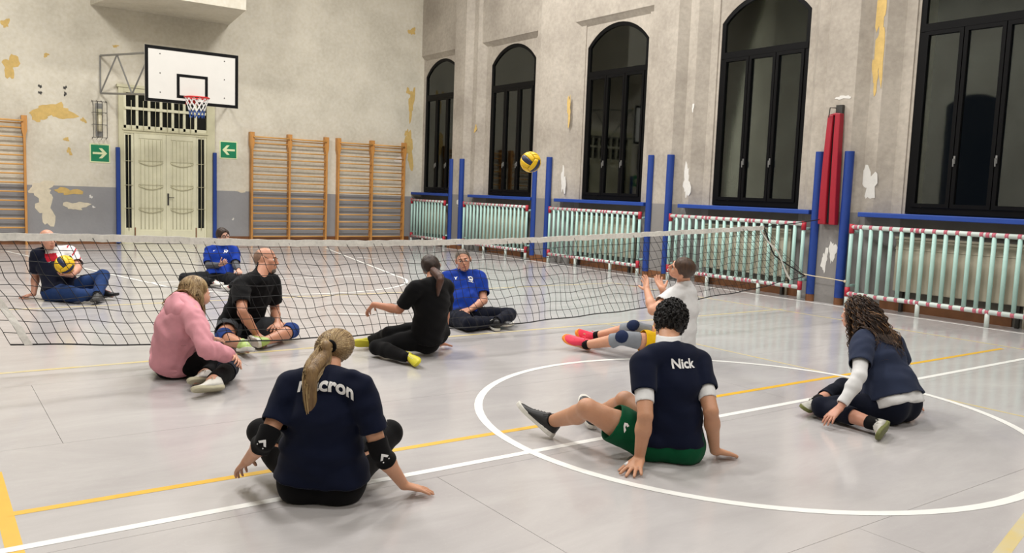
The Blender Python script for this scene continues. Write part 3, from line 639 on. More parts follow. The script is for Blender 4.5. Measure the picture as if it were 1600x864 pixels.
def ev(p,X,Y,Z):
    if p[0]=='c':
        a,b,ra,rb = p[1:]; ab = b-a; L2 = ab@ab
        px,py,pz = X-a[0],Y-a[1],Z-a[2]
        t = np.clip((px*ab[0]+py*ab[1]+pz*ab[2])/L2,0,1) if L2 > 1e-10 else np.zeros(np.broadcast(px,py,pz).shape)
        return np.sqrt((px-t*ab[0])**2+(py-t*ab[1])**2+(pz-t*ab[2])**2)-(ra+t*(rb-ra))
    if p[0]=='o':
        c,A,r = p[1:]; px,py,pz = X-c[0],Y-c[1],Z-c[2]; k = 0; g = 0
        for i in range(3):
            q = (px*A[i,0]+py*A[i,1]+pz*A[i,2])/r[i]; k = k+q*q; g = g+(q/r[i])**2
        k = np.sqrt(k)+1e-9; return k*(k-1)/(np.sqrt(g)+1e-9)
    a,b,s,f,wa,da,wb,db = p[1:]; ab = b-a; L2 = ab@ab; n = ab/math.sqrt(L2)
    px,py,pz = X-a[0],Y-a[1],Z-a[2]; t = np.clip((px*ab[0]+py*ab[1]+pz*ab[2])/L2,0,1)
    qx,qy,qz = px-t*ab[0],py-t*ab[1],pz-t*ab[2]; w_ = wa+t*(wb-wa); d_ = da+t*(db-da)
    u = qx*s[0]+qy*s[1]+qz*s[2]; v = qx*f[0]+qy*f[1]+qz*f[2]; m = qx*n[0]+qy*n[1]+qz*n[2]
    rn = np.minimum(w_,d_)
    A = (u/w_)**2+(v/d_)**2+(m/rn)**2; G = (u/w_**2)**2+(v/d_**2)**2+(m/rn**2)**2
    k = np.sqrt(A)+1e-9; return k*(k-1)/(np.sqrt(G)+1e-9)
def smin(a,b,k):
    h = np.clip(.5+.5*(b-a)/k,0,1); return b*(1-h)+a*h-k*h*(1-h)
MG = .045
class Field:
    def __init__(s, prims, h, pad=.03):
        lo = np.min([bbox(p)[0] for p in prims],0)-pad; hi = np.max([bbox(p)[1] for p in prims],0)+pad
        s.lo = lo; s.h = h; s.n = np.ceil((hi-lo)/h).astype(int)+1
        s.ax = [(lo[i]+h*np.arange(s.n[i])).astype(np.float32) for i in range(3)]
        s.F = np.full(s.n,MG,np.float32)
    def sub(s,p,m=MG):
        a,b = bbox(p); i0 = np.clip(((a-m-s.lo)/s.h).astype(int),0,s.n-1); i1 = np.clip(((b+m-s.lo)/s.h).astype(int)+2,1,s.n)
        sl = tuple(slice(i0[i],i1[i]) for i in range(3))
        return sl,(s.ax[0][sl[0]][:,None,None],s.ax[1][sl[1]][None,:,None],s.ax[2][sl[2]][None,None,:])
    def add(s,p,k=.012,cuts=()):
        sl,(X,Y,Z) = s.sub(p); d = ev(p,X,Y,Z)
        for n,c in cuts: d = np.maximum(d,(X-c[0])*n[0]+(Y-c[1])*n[1]+(Z-c[2])*n[2])
        s.F[sl] = smin(s.F[sl],np.minimum(d,MG),k)
    def carve(s,p,k=.006):
        sl,(X,Y,Z) = s.sub(p,.02); d = ev(p,X,Y,Z); s.F[sl] = -smin(-s.F[sl],d,k)
    def cut(s,n,c):
        X,Y,Z = s.ax[0][:,None,None],s.ax[1][None,:,None],s.ax[2][None,None,:]
        s.F = np.maximum(s.F,((X-c[0])*n[0]+(Y-c[1])*n[1]+(Z-c[2])*n[2]).astype(np.float32))
    def noise(s,fn):
        I = np.nonzero(np.abs(s.F) < .03); P = np.stack([s.ax[i][I[i]] for i in range(3)],1)
        s.F[I] += fn(P).astype(np.float32)
    def mesh(s):
        F = s.F; h = s.h; S = F < 0
        c = np.zeros(tuple(np.array(F.shape)-1),np.int8)
        for i in (0,1):
            for j in (0,1):
                for k in (0,1): c += S[i:F.shape[0]-1+i,j:F.shape[1]-1+j,k:F.shape[2]-1+k]
        act = (c > 0)&(c < 8); I = np.stack(np.nonzero(act),1)
        idx = np.full(act.shape,-1,np.int64); idx[act] = np.arange(len(I))
        acc = np.zeros((len(I),3)); cnt = np.zeros(len(I))
        E = [((i,j,k),ax) for ax in range(3) for i in (0,1) for j in (0,1) for k in (0,1) if (i,j,k)[ax]==0]
        for o,ax in E:
            o = np.array(o); e = o.copy(); e[ax] = 1
            f0 = F[tuple((I+o).T)]; f1 = F[tuple((I+e).T)]; m = (f0 < 0) != (f1 < 0)
            t = f0[m]/(f0[m]-f1[m]); q = np.repeat(o[None].astype(float),m.sum(),0); q[:,ax] += t
            acc[m] += q; cnt[m] += 1
        v = s.lo+h*(I+acc/cnt[:,None]); faces = []
        for ax in range(3):
            a = [slice(None)]*3; b = [slice(None)]*3; a[ax] = slice(0,-1); b[ax] = slice(1,None)
            sa = S[tuple(a)]; sb = S[tuple(b)]; J = np.stack(np.nonzero(sa != sb),1); flip = sa[tuple(J.T)]
            o1,o2 = [(1,2),(2,0),(0,1)][ax]
            ok = (J[:,o1] > 0)&(J[:,o2] > 0)&(J[:,o1] < F.shape[o1]-1)&(J[:,o2] < F.shape[o2]-1); J = J[ok]; flip = flip[ok]
            d1 = np.zeros(3,int); d1[o1] = 1; d2 = np.zeros(3,int); d2[o2] = 1
            q = np.stack([idx[tuple((J-d1-d2).T)],idx[tuple((J-d2).T)],idx[tuple(J.T)],idx[tuple((J-d1).T)]],1)
            q[~flip] = q[~flip][:,::-1]; faces.append(q)
        return v,np.concatenate(faces)
def np_obj(name, v, f, mats, parent, mi=None, **k):
    me = bpy.data.meshes.new(name); o = np.array(ORG[parent.name]); n = f.shape[1]
    me.vertices.add(len(v)); me.vertices.foreach_set('co',(v-o).astype(np.float32).ravel())
    me.loops.add(f.size); me.loops.foreach_set('vertex_index',f.astype(np.int32).ravel())
    me.polygons.add(len(f)); me.polygons.foreach_set('loop_start',np.arange(0,f.size,n,dtype=np.int32))
    for m in (mats if isinstance(mats,(list,tuple)) else [mats]): me.materials.append(m)
    if mi is not None: me.polygons.foreach_set('material_index',mi.astype(np.int32))
    me.polygons.foreach_set('use_smooth',np.ones(len(f),bool)); me.update(calc_edges=True); me.validate()
    return tag(link(name,me,parent),**k)
def relax(v,f,n=1,lam=.5):
    for _ in range(n):
        a = np.zeros_like(v); c = np.zeros(len(v))
        for i in range(4):
            np.add.at(a,f[:,i],v[f[:,(i+1)%4]]+v[f[:,i-1]]); np.add.at(c,f[:,i],2)
        v = v+lam*(a/np.maximum(c,1)[:,None]-v)
    return v
def wrinkle(amp, axis, seed, freq=70, stretch=.35):
    """cloth folds: warped sine ridges running mostly across the given axis"""
    r = np.random.default_rng(seed); axis = unit(axis)
    K = []
    for i in range(4):
        d = r.normal(size=3); d = d*stretch+axis*(1.0 if i < 2 else .3)*r.choice([-1,1]); K.append((unit(d)*freq*r.uniform(.5,1.25),r.uniform(0,6.28),unit(r.normal(size=3))*freq*.25))
    def fn(P):
        s = 0
        for k,ph,w_ in K: s = s+np.sin(P@k+ph+1.8*np.sin(P@w_+ph*2))
        m = .5+.5*np.sin(P@(unit(r.normal(size=3))*13)+1)
        return amp*(s/2.2)*(.45+.55*m)
    return fn
def cloth(name, parts, m, parent, h=.008, wr=None, cuts=(), caps=(), k=.014, carve=(), hollow=True, smooth=1, zmin=.002, **kw):
    """parts: (prim, cuts, k?) list; caps: (normal, centre, radius) ends that are opened"""
    F = Field([p[0] for p in parts],h)
    for p in parts: F.add(p[0],p[2] if len(p) > 2 else k,p[1])
    for c in carve: F.carve(c)
    if wr:
        for w_ in wr: F.noise(w_)
    for n,c in cuts: F.cut(n,c)
    if F.lo[2] < zmin: F.cut(np.array([0,0,-1.]),np.array([0,0,zmin]))
    v,f = F.mesh()
    if smooth: v = relax(v,f,smooth)
    allc = list(caps)
    if hollow and allc:
        dead = np.zeros(len(f),bool)
        fn = np.cross(v[f[:,2]]-v[f[:,0]],v[f[:,3]]-v[f[:,1]]); fn /= np.linalg.norm(fn,axis=1)[:,None]+1e-12
        for n,c,R,*pr in allc:
            d = (v-c)@n; near = (np.abs(d) < 1.05*h)&(np.linalg.norm(v-c,axis=1) < R)
            if pr: near &= np.min([ev(q,v[:,0],v[:,1],v[:,2]) for q in pr[0]],0) < .009
            dead |= near[f].all(1)&(fn@n > .6)
        f = f[~dead]; used = np.unique(f); re = np.full(len(v),-1); re[used] = np.arange(len(used)); v = v[used]; f = re[f]
        e = np.concatenate([f[:,[i,(i+1)%4]] for i in range(4)]); es = np.sort(e,1); u_,ix,ct = np.unique(es,axis=0,return_index=True,return_counts=True); bd_ = u_[ct==1]
        for _ in range(8):
            a_ = np.zeros_like(v); n_ = np.zeros(len(v)); np.add.at(a_,bd_[:,0],v[bd_[:,1]]); np.add.at(a_,bd_[:,1],v[bd_[:,0]]); np.add.at(n_,bd_.ravel(),1)
            m_ = n_ > 0; v[m_] = .5*v[m_]+.5*a_[m_]/n_[m_][:,None]
    o = np_obj(name,v,f,m,parent,**kw)
    if hollow and allc:
        s = o.modifiers.new('thickness','SOLIDIFY'); s.thickness = .004; s.offset = -1
    o_geo[o.name] = (v,f); return o
o_geo = {}

def hand_prims(W, T, N, left, curl=.15, spread=.16, H=1.7, rs=1.0, curls=None, thumb=.8):
    """palm and five unequal fingers; N is the way the palm faces"""
    A = unit(T-W); N = perp(N,A); B = np.cross(N,A)*(1 if left else -1)   # B points to the thumb side
    s = H/1.72; out = []; kn = {}
    lens = [.070,.080,.074,.057]; offs = [.030,.009,-.012,-.031]; fw = [.088,.092,.088,.079]; angs = [1.0,.25,-.55,-1.35]
    for i in range(4):
        base = W+A*.012*s+B*offs[i]*.55*s; kp = W+A*fw[i]*s+B*offs[i]*s
        out.append((cone(base,kp,.015*s*rs,.0115*s*rs),.014))
        d = unit(A+B*angs[i]*spread); p = kp; cu = (curls[i] if curls else curl); ang = cu*.5
        for q,fr in enumerate((.45,.30,.25)):
            dd = d*math.cos(ang)+N*math.sin(ang); e = p+dd*lens[i]*fr*s
            r0 = [.0098,.0090,.0082][q]*s*rs; out.append((cone(p,e,r0,r0*.9),.003)); p = e; ang += cu
    t0 = W+A*.022*s+B*.022*s; d = unit(A*.72+B*.68*thumb+N*.25); p = t0
    for q,(l,r0) in enumerate(((.044,.0145),(.032,.0112),(.027,.0100))):
        e = p+d*l*s; out.append((cone(p,e,r0*s*rs,r0*.88*s*rs),.008 if q==0 else .003)); p = e; d = unit(d+A*.25+N*curl*.4)
    return out
SKIN = {}
def skin(rgb):
    if rgb not in SKIN:
        m = mat('skin_%d_%d_%d'%rgb,rgb,.5,.12,14,.12,140); b = m.node_tree.nodes['Principled BSDF']
        b.inputs['Subsurface Weight'].default_value = .12; b.inputs['Subsurface Radius'].default_value = (.012,.005,.003); SKIN[rgb] = m
    return SKIN[rgb]

M_eye = mat('eye_white',(222,216,208),.25); M_iris = mat('eye_iris',(48,34,26),.2); M_lip = mat('lips',(164,96,84),.5)
class Person:
    def __init__(s, key, label, H=1.72, female=False, bulk=1.0, face=(0,1,0), skinc=(196,146,116), hands={}, footup={}, slouch=.025, h=.006, up=None, belly=0, headscale=1.0, group='sitting volleyball players on the floor', clav=.0):
        J = {k:V3(v) for k,v in PEOPLE[key].items()}; s.J = J; s.H = H; s.key = key; s.female = female
        s.S_ = S = H/1.75; s.hip = (J['hpl']+J['hpr'])/2
        s.root = root('person',(float(s.hip[0]),float(s.hip[1]),0),label,'person',group)
        U = unit(J['neck']-s.hip); Sc = perp(J['shr']-J['shl'],U); Sp = perp(J['hpr']-J['hpl'],U); s.U = U; s.Sc = Sc; s.Sp = Sp
        Fc = np.cross(U,Sc); Fp = np.cross(U,Sp); s.Fc = Fc; s.Fp = Fp; L = np.linalg.norm(J['neck']-s.hip); s.L = L
        ts = [.02,.30,.60,.84]
        Wd = [.170,.150,.152,.135] if female else [.165,.152,.168,.155]
        Dp = [.122,.108,.118,.085] if female else [.118,.110,.122,.092]
        pts = []; fr = []
        for t in ts:
            pts.append(s.hip+U*L*t-Fc*slouch*math.sin(PI*min(t+.1,1))+U*.015*(t < .1))
            a = unit(Sp*(1-t)+Sc*t); a = perp(a,U); fr.append((a,np.cross(U,a)))
        s.tp = pts; B = bulk*S; s.fr = fr
        s.torso = [slabp(pts[i],pts[i+1],fr[i][0],fr[i][1],Wd[i]*B,Dp[i]*B,Wd[i+1]*B,Dp[i+1]*B) for i in range(3)]
        if belly: s.torso.append(ell(pts[1]+fr[1][1]*.05*S,[fr[1][0],fr[1][1],U],V3((.14,.10+belly,.13))*B))
        if female:
            for sg in (-1,1): s.torso.append(ell(pts[2]+Fc*.085*B+Sc*sg*.07*B+U*.0,[Sc,Fc,U],V3((.07,.06,.07))*B))
        s.butt = []
        for a in ('hpl','hpr'):
            c = J[a]+0; c[2] = max(c[2],.09*S); s.butt.append(ell(c-fr[0][1]*.03,[fr[0][0],fr[0][1],U],V3((.098,.112,.11))*B*(1.06 if female else 1)))
        nk = J['neck']; s.trap = []
        s.neckp = cone(nk-U*.03+Fc*.01,J['head']-unit(J['head']-nk)*.04,(.050 if female else .060)*S,(.046 if female else .056)*S)
        s.arms = {}
        for sd in 'lr':
            sh,el,wr = J['sh'+sd],J['el'+sd],J['wr'+sd]; a = (.88 if female else 1.0)*S*(.5+.5*bulk)
            s.trap.append(cone(nk-U*.035,nk*.35+sh*.65+U*.012,.050*S,.048*S)); s.trap.append(cone(nk*.45+s.tp[3]*.55,sh,.062*S,.054*S))
            s.arms[sd] = dict(delt=cone(sh,sh+(el-sh)*.3,.056*a,.052*a),upper=cone(sh+(el-sh)*.2,el,.051*a,.041*a),
                fore=cone(el+(wr-el)*.06,el+(wr-el)*.35,.040*a,.043*a),fore2=cone(el+(wr-el)*.3,wr,.042*a,.027*a))
        s.legs = {}
        for sd in 'lr':
            hp,kn,an,to = J['hp'+sd],J['kn'+sd],J['an'+sd],J['to'+sd]; a = S*(.45+.55*bulk)*(1.03 if female else 1)
            up = perp(kn-an,unit(to-an)) if sd not in footup else perp(V3(footup[sd]),unit(to-an))
            ax = unit(to-an); X = ax*math.cos(.28)+up*math.sin(.28); up = perp(up,X)
            cb = perp(-X,unit(an-kn))   # calf bulges away from the toes
            q = kn+(an-kn)*.3+cb*.014*S
            s.legs[sd] = dict(thigh=cone(hp,hp+(kn-hp)*.55,.092*a,.074*a),thigh2=cone(hp+(kn-hp)*.5,kn,.076*a,.056*a),knee=ell(kn,np.eye(3),V3((.057,.057,.057))*a),
                calf=cone(kn,q,.050*a,.056*a),shank=cone(q,an,.055*a,.037*a),foot=cone(an-X*.022-up*.035,an+X*.12*S-up*.056*S,.020*S,.014*S),X=X,up=up)
        # head
        f = V3(face); hd = J['head']; ph = math.atan2(hd[0],hd[1]); vr = V3((math.cos(ph),-math.sin(ph),0)); va = V3((math.sin(ph),math.cos(ph),0))
        f = unit(vr*f[0]+va*f[1]+V3((0,0,1))*f[2]); hu = V3(up) if up is not None else unit(V3((0,0,1))+.45*unit(hd-nk))
        hu = perp(hu,f); hs = np.cross(f,hu); s.hf,s.hu,s.hs = f,hu,hs; q = S*headscale*(.95 if female else 1.0); s.q = q
        s.hc = hd
        def hp_(a,b,c): return hd+(hs*a+f*b+hu*c)*q
        s.hp = hp_; A = [hs,f,hu]
        s.head = [(ell(hp_(0,-.012,.022),A,V3((.076,.097,.092))*q),.02),(ell(hp_(0,.032,-.045),A,V3((.060,.062,.076))*q),.02),(ell(hp_(0,.052,-.088),A,V3((.036,.036,.028))*q),.018),
            (cone(hp_(-.03,.083,.022),hp_(.03,.083,.022),.011*q,.011*q),.012),(cone(hp_(0,.092,.012),hp_(0,.109,-.028),.008*q,.0115*q),.008),(ell(hp_(0,.097,-.034),A,V3((.017,.011,.009))*q),.008),
            (ell(hp_(-.045,.060,-.02),A,V3((.022,.022,.022))*q),.015),(ell(hp_(.045,.060,-.02),A,V3((.022,.022,.022))*q),.015),
            (ell(hp_(0,.092,-.060),A,V3((.024,.011,.007))*q),.006),(ell(hp_(0,.090,-.071),A,V3((.021,.011,.007))*q),.006)]
        for sg in (-1,1):
            s.head.append((ell(hp_(sg*.077,-.008,-.008),[unit(hs+f*sg*.35*-1),f,hu],V3((.010,.020,.033))*q),.008))
        s.hands = {}
        for sd in 'lr':
            o = dict(N=(0,0,-1)); o.update(hands.get(sd,{})); s.hands[sd] = hand_prims(J['wr'+sd],J['fi'+sd],V3(o.pop('N')),sd=='l',H=H*(.95 if female else 1),rs=.92 if female else 1.05,**o)
        # the body, one continuous surface
        P = [(p,.03) for p in s.torso]+[(p,.03) for p in s.butt]+[(p,.03) for p in s.trap]+[(s.neckp,.02)]+s.head
        for sd in 'lr':
            a = s.arms[sd]; P += [(a['delt'],.025),(a['upper'],.012),(a['fore'],.014),(a['fore2'],.014)]+s.hands[sd]
            l = s.legs[sd]; P += [(l['thigh'],.02),(l['thigh2'],.02),(l['knee'],.012),(l['calf'],.014),(l['shank'],.014),(l['foot'],.014)]
        F = Field([p for p,_ in P],h)
        for p,k in P: F.add(p,k)
        for sg in (-1,1): F.carve(ell(hp_(sg*.031,.094,.002),A,V3((.015,.012,.0065))*q),.006)
        F.cut(np.array([0,0,-1.]),np.array([0,0,.003]))
        v,fc = F.mesh(); s.body = np_obj('body',v,fc,skin(skinc),s.root); s.bgeo = (v,fc)
        for sg in (-1,1):
            c = hp_(sg*.031,.0765,-.001); mb = MB(); mb.ball(c,(.0122*q,.0122*q,.0122*q),10,8); e = obj('eye',mb,M_eye,s.root,True); c2 = c+f*.0078*q
            obj('iris',MB().ball(c2,.0066*q,8,6),M_iris,e,True)
    # ---- clothes
    def shirt(s, m, t=.014, sleeve=.62, hem=.02, name='shirt', wr=.004, wseed=1, sl_t=.012, hemflare=.012, neck=.0, h=.008, parts=('torso','arms'), long=False, wfreq=70, hemn=None, openhem=True):
        J = s.J; parts_ = []; caps = []
        hc = s.hip+s.U*s.L*hem; hn = -s.U if hemn is None else unit(V3(hemn)); hcut = (hn,hc)
        nc = J['neck']+s.U*(.012+neck)*s.S_+s.Fc*.035; nn = unit(s.U+s.Fc*.45); ncut = (nn,nc)
        for i,p in enumerate(s.torso): parts_.append((inflate(p,t+(hemflare if i==0 else 0)),[hcut],.03))
        for p in s.butt: parts_.append((inflate(p,t*.8+hemflare*.5),[hcut,(s.U,s.hip+s.U*.14)],.03))
        for p in s.trap: parts_.append((inflate(p,t*.7),[ncut],.03))
        parts_.append((inflate(s.neckp,.010),[ncut],.02))
        
        if openhem: caps.append((hn,hc,.40))
        wrs = [wrinkle(wr,s.U,wseed,wfreq)] if wr else []
        for sd in 'lr':
            a = s.arms[sd]; sh,el,wri = J['sh'+sd],J['el'+sd],J['wr'+sd]
            if sleeve <= 1:
                d = unit(el-sh); c = sh+(el-sh)*sleeve; cut = [(d,c)]
                parts_ += [(inflate(a['delt'],t*.9),cut,.03),(inflate(a['upper'],sl_t+.012),cut,.02)]; caps.append((d,c,.13,[inflate(a['upper'],sl_t+.012)]))
            else:
                d = unit(wri-el); c = el+(wri-el)*(sleeve-1)
                parts_ += [(inflate(a['delt'],t*.9),[],.03),(inflate(a['upper'],sl_t),[],.02),(inflate(a['fore'],sl_t),[(d,c)],.02),(inflate(a['fore2'],sl_t),[(d,c)],.02)]; caps.append((d,c,.09,[inflate(a['fore2'],sl_t)]))
                wrs.append(wrinkle(wr*.6,d,wseed+sd.count('l'),90))
        return cloth(name,parts_,m,s.root,h=h,wr=wrs,caps=caps)
    def trousers(s, m, t=.010, end=1.9, name='trousers', wr=.003, top=.22, sides='lr', h=.008, wseed=3, flare=.0, k=.012, topn=None, **kw):
        """end: 0..1 along the thigh, 1..2 along the shank"""
        J = s.J; parts = []; caps = []; wc = s.hip+s.U*s.L*top; wcut = (s.U,wc)
        parts.append((inflate(s.torso[0],t),[wcut],.03))
        for p in s.butt: parts.append((inflate(p,t),[wcut],.03))
        caps.append((s.U,wc,.35)); wrs = [wrinkle(wr,s.U,wseed,60,.8)] if wr else []
        for sd in sides:
            l = s.legs[sd]; hp,kn,an = J['hp'+sd],J['kn'+sd],J['an'+sd]; e = end if not isinstance(end,dict) else end[sd]
            if e <= 1:
                d = unit(kn-hp); c = hp+(kn-hp)*e; cut = [(d,c)]
                parts += [(inflate(l['thigh'],t+flare),cut,.03),(inflate(l['thigh2'],t+flare*1.6),cut,.02)]; caps.append((d,c,.17,[inflate(l['thigh2'],t+flare*1.6+.008),inflate(l['thigh'],t+flare+.008)]))
            else:
                d = unit(an-kn); c = kn+(an-kn)*(e-1); cut = [(d,c)]
                parts += [(inflate(l['thigh'],t),[],.02),(inflate(l['thigh2'],t),[],.02),(inflate(l['knee'],t),[],k),(inflate(l['calf'],t),cut,k),(inflate(l['shank'],t+flare),cut,k)]; caps.append((d,c,.09))
        return cloth(name,parts,m,s.root,h=h,wr=wrs,caps=caps,k=k,**kw)
    def band(s, name, limb, sd, a, b, t, m, h=.006, wr=0, **kw):
        """a tube of cloth round a limb from a to b: arm 0..2 (shoulder, elbow, wrist) or leg 0..2 (hip, knee, ankle)"""
        J = s.J; Q = [J[x+sd] for x in (('sh','el','wr') if limb=='arm' else ('hp','kn','an'))]
        def at(u): return (Q[0]+(Q[1]-Q[0])*u,unit(Q[1]-Q[0])) if u <= 1 else (Q[1]+(Q[2]-Q[1])*(u-1),unit(Q[2]-Q[1]))
        (ca,da),(cb,db_) = at(a),at(b); D = s.arms[sd] if limb=='arm' else s.legs[sd]; parts = []
        up_ = ['delt','upper'] if limb=='arm' else ['thigh','thigh2']; lo_ = ['fore','fore2'] if limb=='arm' else ['calf','shank']
        if a < 1:
            for n in up_: parts.append((inflate(D[n],t),[(-da,ca)]+([(db_,cb)] if b <= 1 else []),.012))
        if b > 1:
            if limb=='leg': parts.append((inflate(D['knee'],t),([(-da,ca)] if a > 1 else []),.012))
            for n in lo_: parts.append((inflate(D[n],t),[(db_,cb)]+([(-da,ca)] if a >= 1 else []),.012))
        return cloth(name,parts,m,s.root,h=h,wr=[wrinkle(wr,da,5,110)] if wr else None,caps=[(-da,ca,.13),(db_,cb,.13)],**kw)
    def shoe(s, sd, m_up, m_sole, m_lace, m_sock=None, name='shoe', sockend=.25, accent=None, lab=None, roll=0):
        l = s.legs[sd]; an = s.J['an'+sd]; X,Zu = l['X'],l['up']; Yl = np.cross(Zu,X); k = s.H/1.75*(.93 if s.female else 1.0)
        if roll:
            c_,s_ = math.cos(roll),math.sin(roll); Zu,Yl = Zu*c_+Yl*s_,Yl*c_-Zu*s_
        def P(x,y,z): return an+(X*x+Yl*y+Zu*z)*k
        xs = [-.082,-.074,-.05,-.02,.02,.06,.10,.14,.17,.19,.198]; hw = [.016,.031,.041,.043,.041,.044,.048,.047,.038,.022,.008]
        tz = [-.012,.014,.020,.012,.002,-.016,-.038,-.050,-.056,-.062,-.068]; zb = -.072
        v = []; n = 14
        for x,w_,t_ in zip(xs,hw,tz):
            for i in range(n):
                a = PI*i/(n-1); c_,s_ = math.cos(a),math.sin(a)
                v.append(P(x,-w_*math.copysign(abs(c_)**.75,c_)*(1-.10*s_),zb+(t_-zb)*abs(s_)**.8))
        f = [(i*n+j,i*n+j+1,(i+1)*n+j+1,(i+1)*n+j) for i in range(len(xs)-1) for j in range(n-1)]
        f += [tuple(range(n))[::-1],tuple((len(xs)-1)*n+j for j in range(n))]+[(i*n,(i+1)*n,(i+1)*n+n-1,i*n+n-1) for i in range(len(xs)-1)]
        mb = MB(); mb.add(v,f)
        # sole
        sx = [-.088,-.078,-.05,-.01,.03,.07,.11,.145,.175,.197,.206]; sw = [.010,.033,.044,.044,.040,.045,.049,.049,.041,.024,.008]; so = MB(); v = []
        for x,w_ in zip(sx,sw):
            up_ = .10*max(0,x-.13)+.06*max(0,-x-.05)
            for y,z in ((-w_,-.066),(w_,-.066),(w_*.94,-.094),(-w_*.94,-.094)): v.append(P(x,y,z+up_))
        q = len(sx); f = [(0,1,2,3),(4*q-1,4*q-2,4*q-3,4*q-4)]
        for i in range(q-1): f += [(4*i+j,4*i+4+j,4*i+4+(j+1)%4,4*i+(j+1)%4) for j in range(4)]
        so.add(v,f)
        if accent is not None:
            mb.cur = 1
            for sg in (-1,1):
                mb.add([P(-.01,sg*.0405,-.055),P(.025,sg*.0395,-.055),P(.06,sg*.038,-.025),P(.035,sg*.034,-.015)],[(0,1,2,3) if sg > 0 else (3,2,1,0)])
            mb.cur = 0
        mn = min(p[2] for p in so.v); dz = max(0,.004-mn)
        for m_ in (mb,so): m_.v = [(p[0],p[1],p[2]+dz) for p in m_.v]
        U_ = obj(name,mb,[m_up]+([accent] if accent is not None else []),s.root,True,label=lab); obj('sole',so,m_sole,U_,bevel=.006)
        la = MB(); 
        for i in range(5):
            x = .022+i*.018; z = -.004-.020*(x-.02)/.04; w_ = .020
            la.tube([P(x,-w_,z-.006),P(x+.004,0,z+.006),P(x,w_,z-.006)],.0035*k,5)
        la.tube([P(.02,0,.006),P(.01,.03,.004),P(.03,.045,-.02)],.003*k,5); la.tube([P(.02,0,.006),P(.015,-.03,.006),P(.035,-.046,-.025)],.003*k,5)
        la.v = [(p[0],p[1],p[2]+dz) for p in la.v]; obj('laces',la,m_lace,U_,True)
        if m_sock is not None:
            kn = s.J['kn'+sd]; d = unit(kn-an); c = an+(kn-an)*sockend
            cloth('sock',[(inflate(l['shank'],.005),[(d,c),(-Zu,an-Zu*.020)])],m_sock,s.root,h=.006,caps=[(d,c,.08)])
    # ---- hair
    def cap(s, m, t=.012, name='hair', front=(.055,.062), fn=(.85,-.52), nape=-.075, amp=.003, freq=160, extra=(), seed=0, nofr=False, h=.006, sideburn=True, **kw):
        A = [s.hs,s.hf,s.hu]; q = s.q; n = unit(s.hf*fn[0]+s.hu*fn[1]); c = s.hp(0,*front)
        cuts = [(n,c),(-s.hu+s.hf*.0,s.hp(0,0,nape))]
        p = [(ell(s.hp(0,-.012,.022),A,V3((.076,.097,.092))*q+t),cuts,.015)]+[(e,[],.015) for e in extra]
        r = np.random.default_rng(seed); K = [(unit(r.normal(size=3))*freq*r.uniform(.7,1.3),r.uniform(0,6)) for _ in range(5)]
        def fn_(P):
            v = 0
            for k_,ph in K: v = v+np.sin(P@k_+ph)
            return amp*v/2
        carve = [ell(s.hp(sg*.085,.03,-.035),A,V3((.03,.05,.045))*q) for sg in (-1,1)]+[ell(s.hp(sg*.09,-.006,-.012),A,V3((.018,.024,.036))*q) for sg in (-1,1)]
        return cloth(name,p,m,s.root,h=h,wr=[fn_] if amp else None,hollow=False,smooth=0,carve=carve,**kw)
    def brows(s, m):
        mb = MB()
        for sg in (-1,1): mb.tube([s.hp(sg*.013,.097,.020),s.hp(sg*.028,.098,.026),s.hp(sg*.046,.086,.021)],[.0035*s.q,.004*s.q,.0025*s.q],6)
        obj('eyebrows',mb,m,s.root,True)
    def lips(s):
        mb = MB(); mb.tube([s.hp(-.022,.094,-.065),s.hp(-.008,.103,-.062),s.hp(.008,.103,-.062),s.hp(.022,.094,-.065)],[.003*s.q,.0055*s.q,.0055*s.q,.003*s.q],6); obj('lips',mb,M_lip,s.root,True)
    def glasses(s, m):
        mb = MB()
        for sg in (-1,1):
            mb.tube([s.hp(sg*.032+.024*math.cos(2*PI*i/14),.108-.2*abs(sg*.032+.024*math.cos(2*PI*i/14))**1.5,.003+.018*math.sin(2*PI*i/14)) for i in range(14)],.0028,5,closed=True)
            mb.tube([s.hp(sg*.056,.104,.008),s.hp(sg*.08,.06,.008),s.hp(sg*.083,-.005,.004)],.0025,5)
        mb.tube([s.hp(-.009,.110,.006),s.hp(.009,.110,.006)],.0028,5); obj('glasses',mb,m,s.root,True)

def strands(name, curves, m, parent, r=.0022, sides=3, mi=None, **kw):
    """hair strands: curves is (N, K, 3); thin tapering tubes joined into one part"""
    C = np.asarray(curves); N,K,_ = C.shape; T = np.gradient(C,axis=1); T /= np.linalg.norm(T,axis=2,keepdims=True)+1e-9
    up = np.where(np.abs(T[...,2:3]) < .9,np.array([0,0,1.]),np.array([1.,0,0])); A = np.cross(T,up); A /= np.linalg.norm(A,axis=2,keepdims=True)+1e-9; B = np.cross(T,A)
    w_ = (1-.75*np.linspace(0,1,K)**3)[None,:,None]*r
    rings = [C+(A*math.cos(2*PI*i/sides)+B*math.sin(2*PI*i/sides))*w_ for i in range(sides)]
    v = np.stack(rings,2).reshape(-1,3); ii = np.arange(N)[:,None,None]*K*sides+np.arange(K-1)[None,:,None]*sides; j = np.arange(sides)[None,None,:]
    f = np.stack([ii+j,ii+(j+1)%sides,ii+sides+(j+1)%sides,ii+sides+j],3).reshape(-1,4)
    mid = None if mi is None else np.repeat(mi,(K-1)*sides)
    return np_obj(name,v,f,m,parent,mi=mid,**kw)
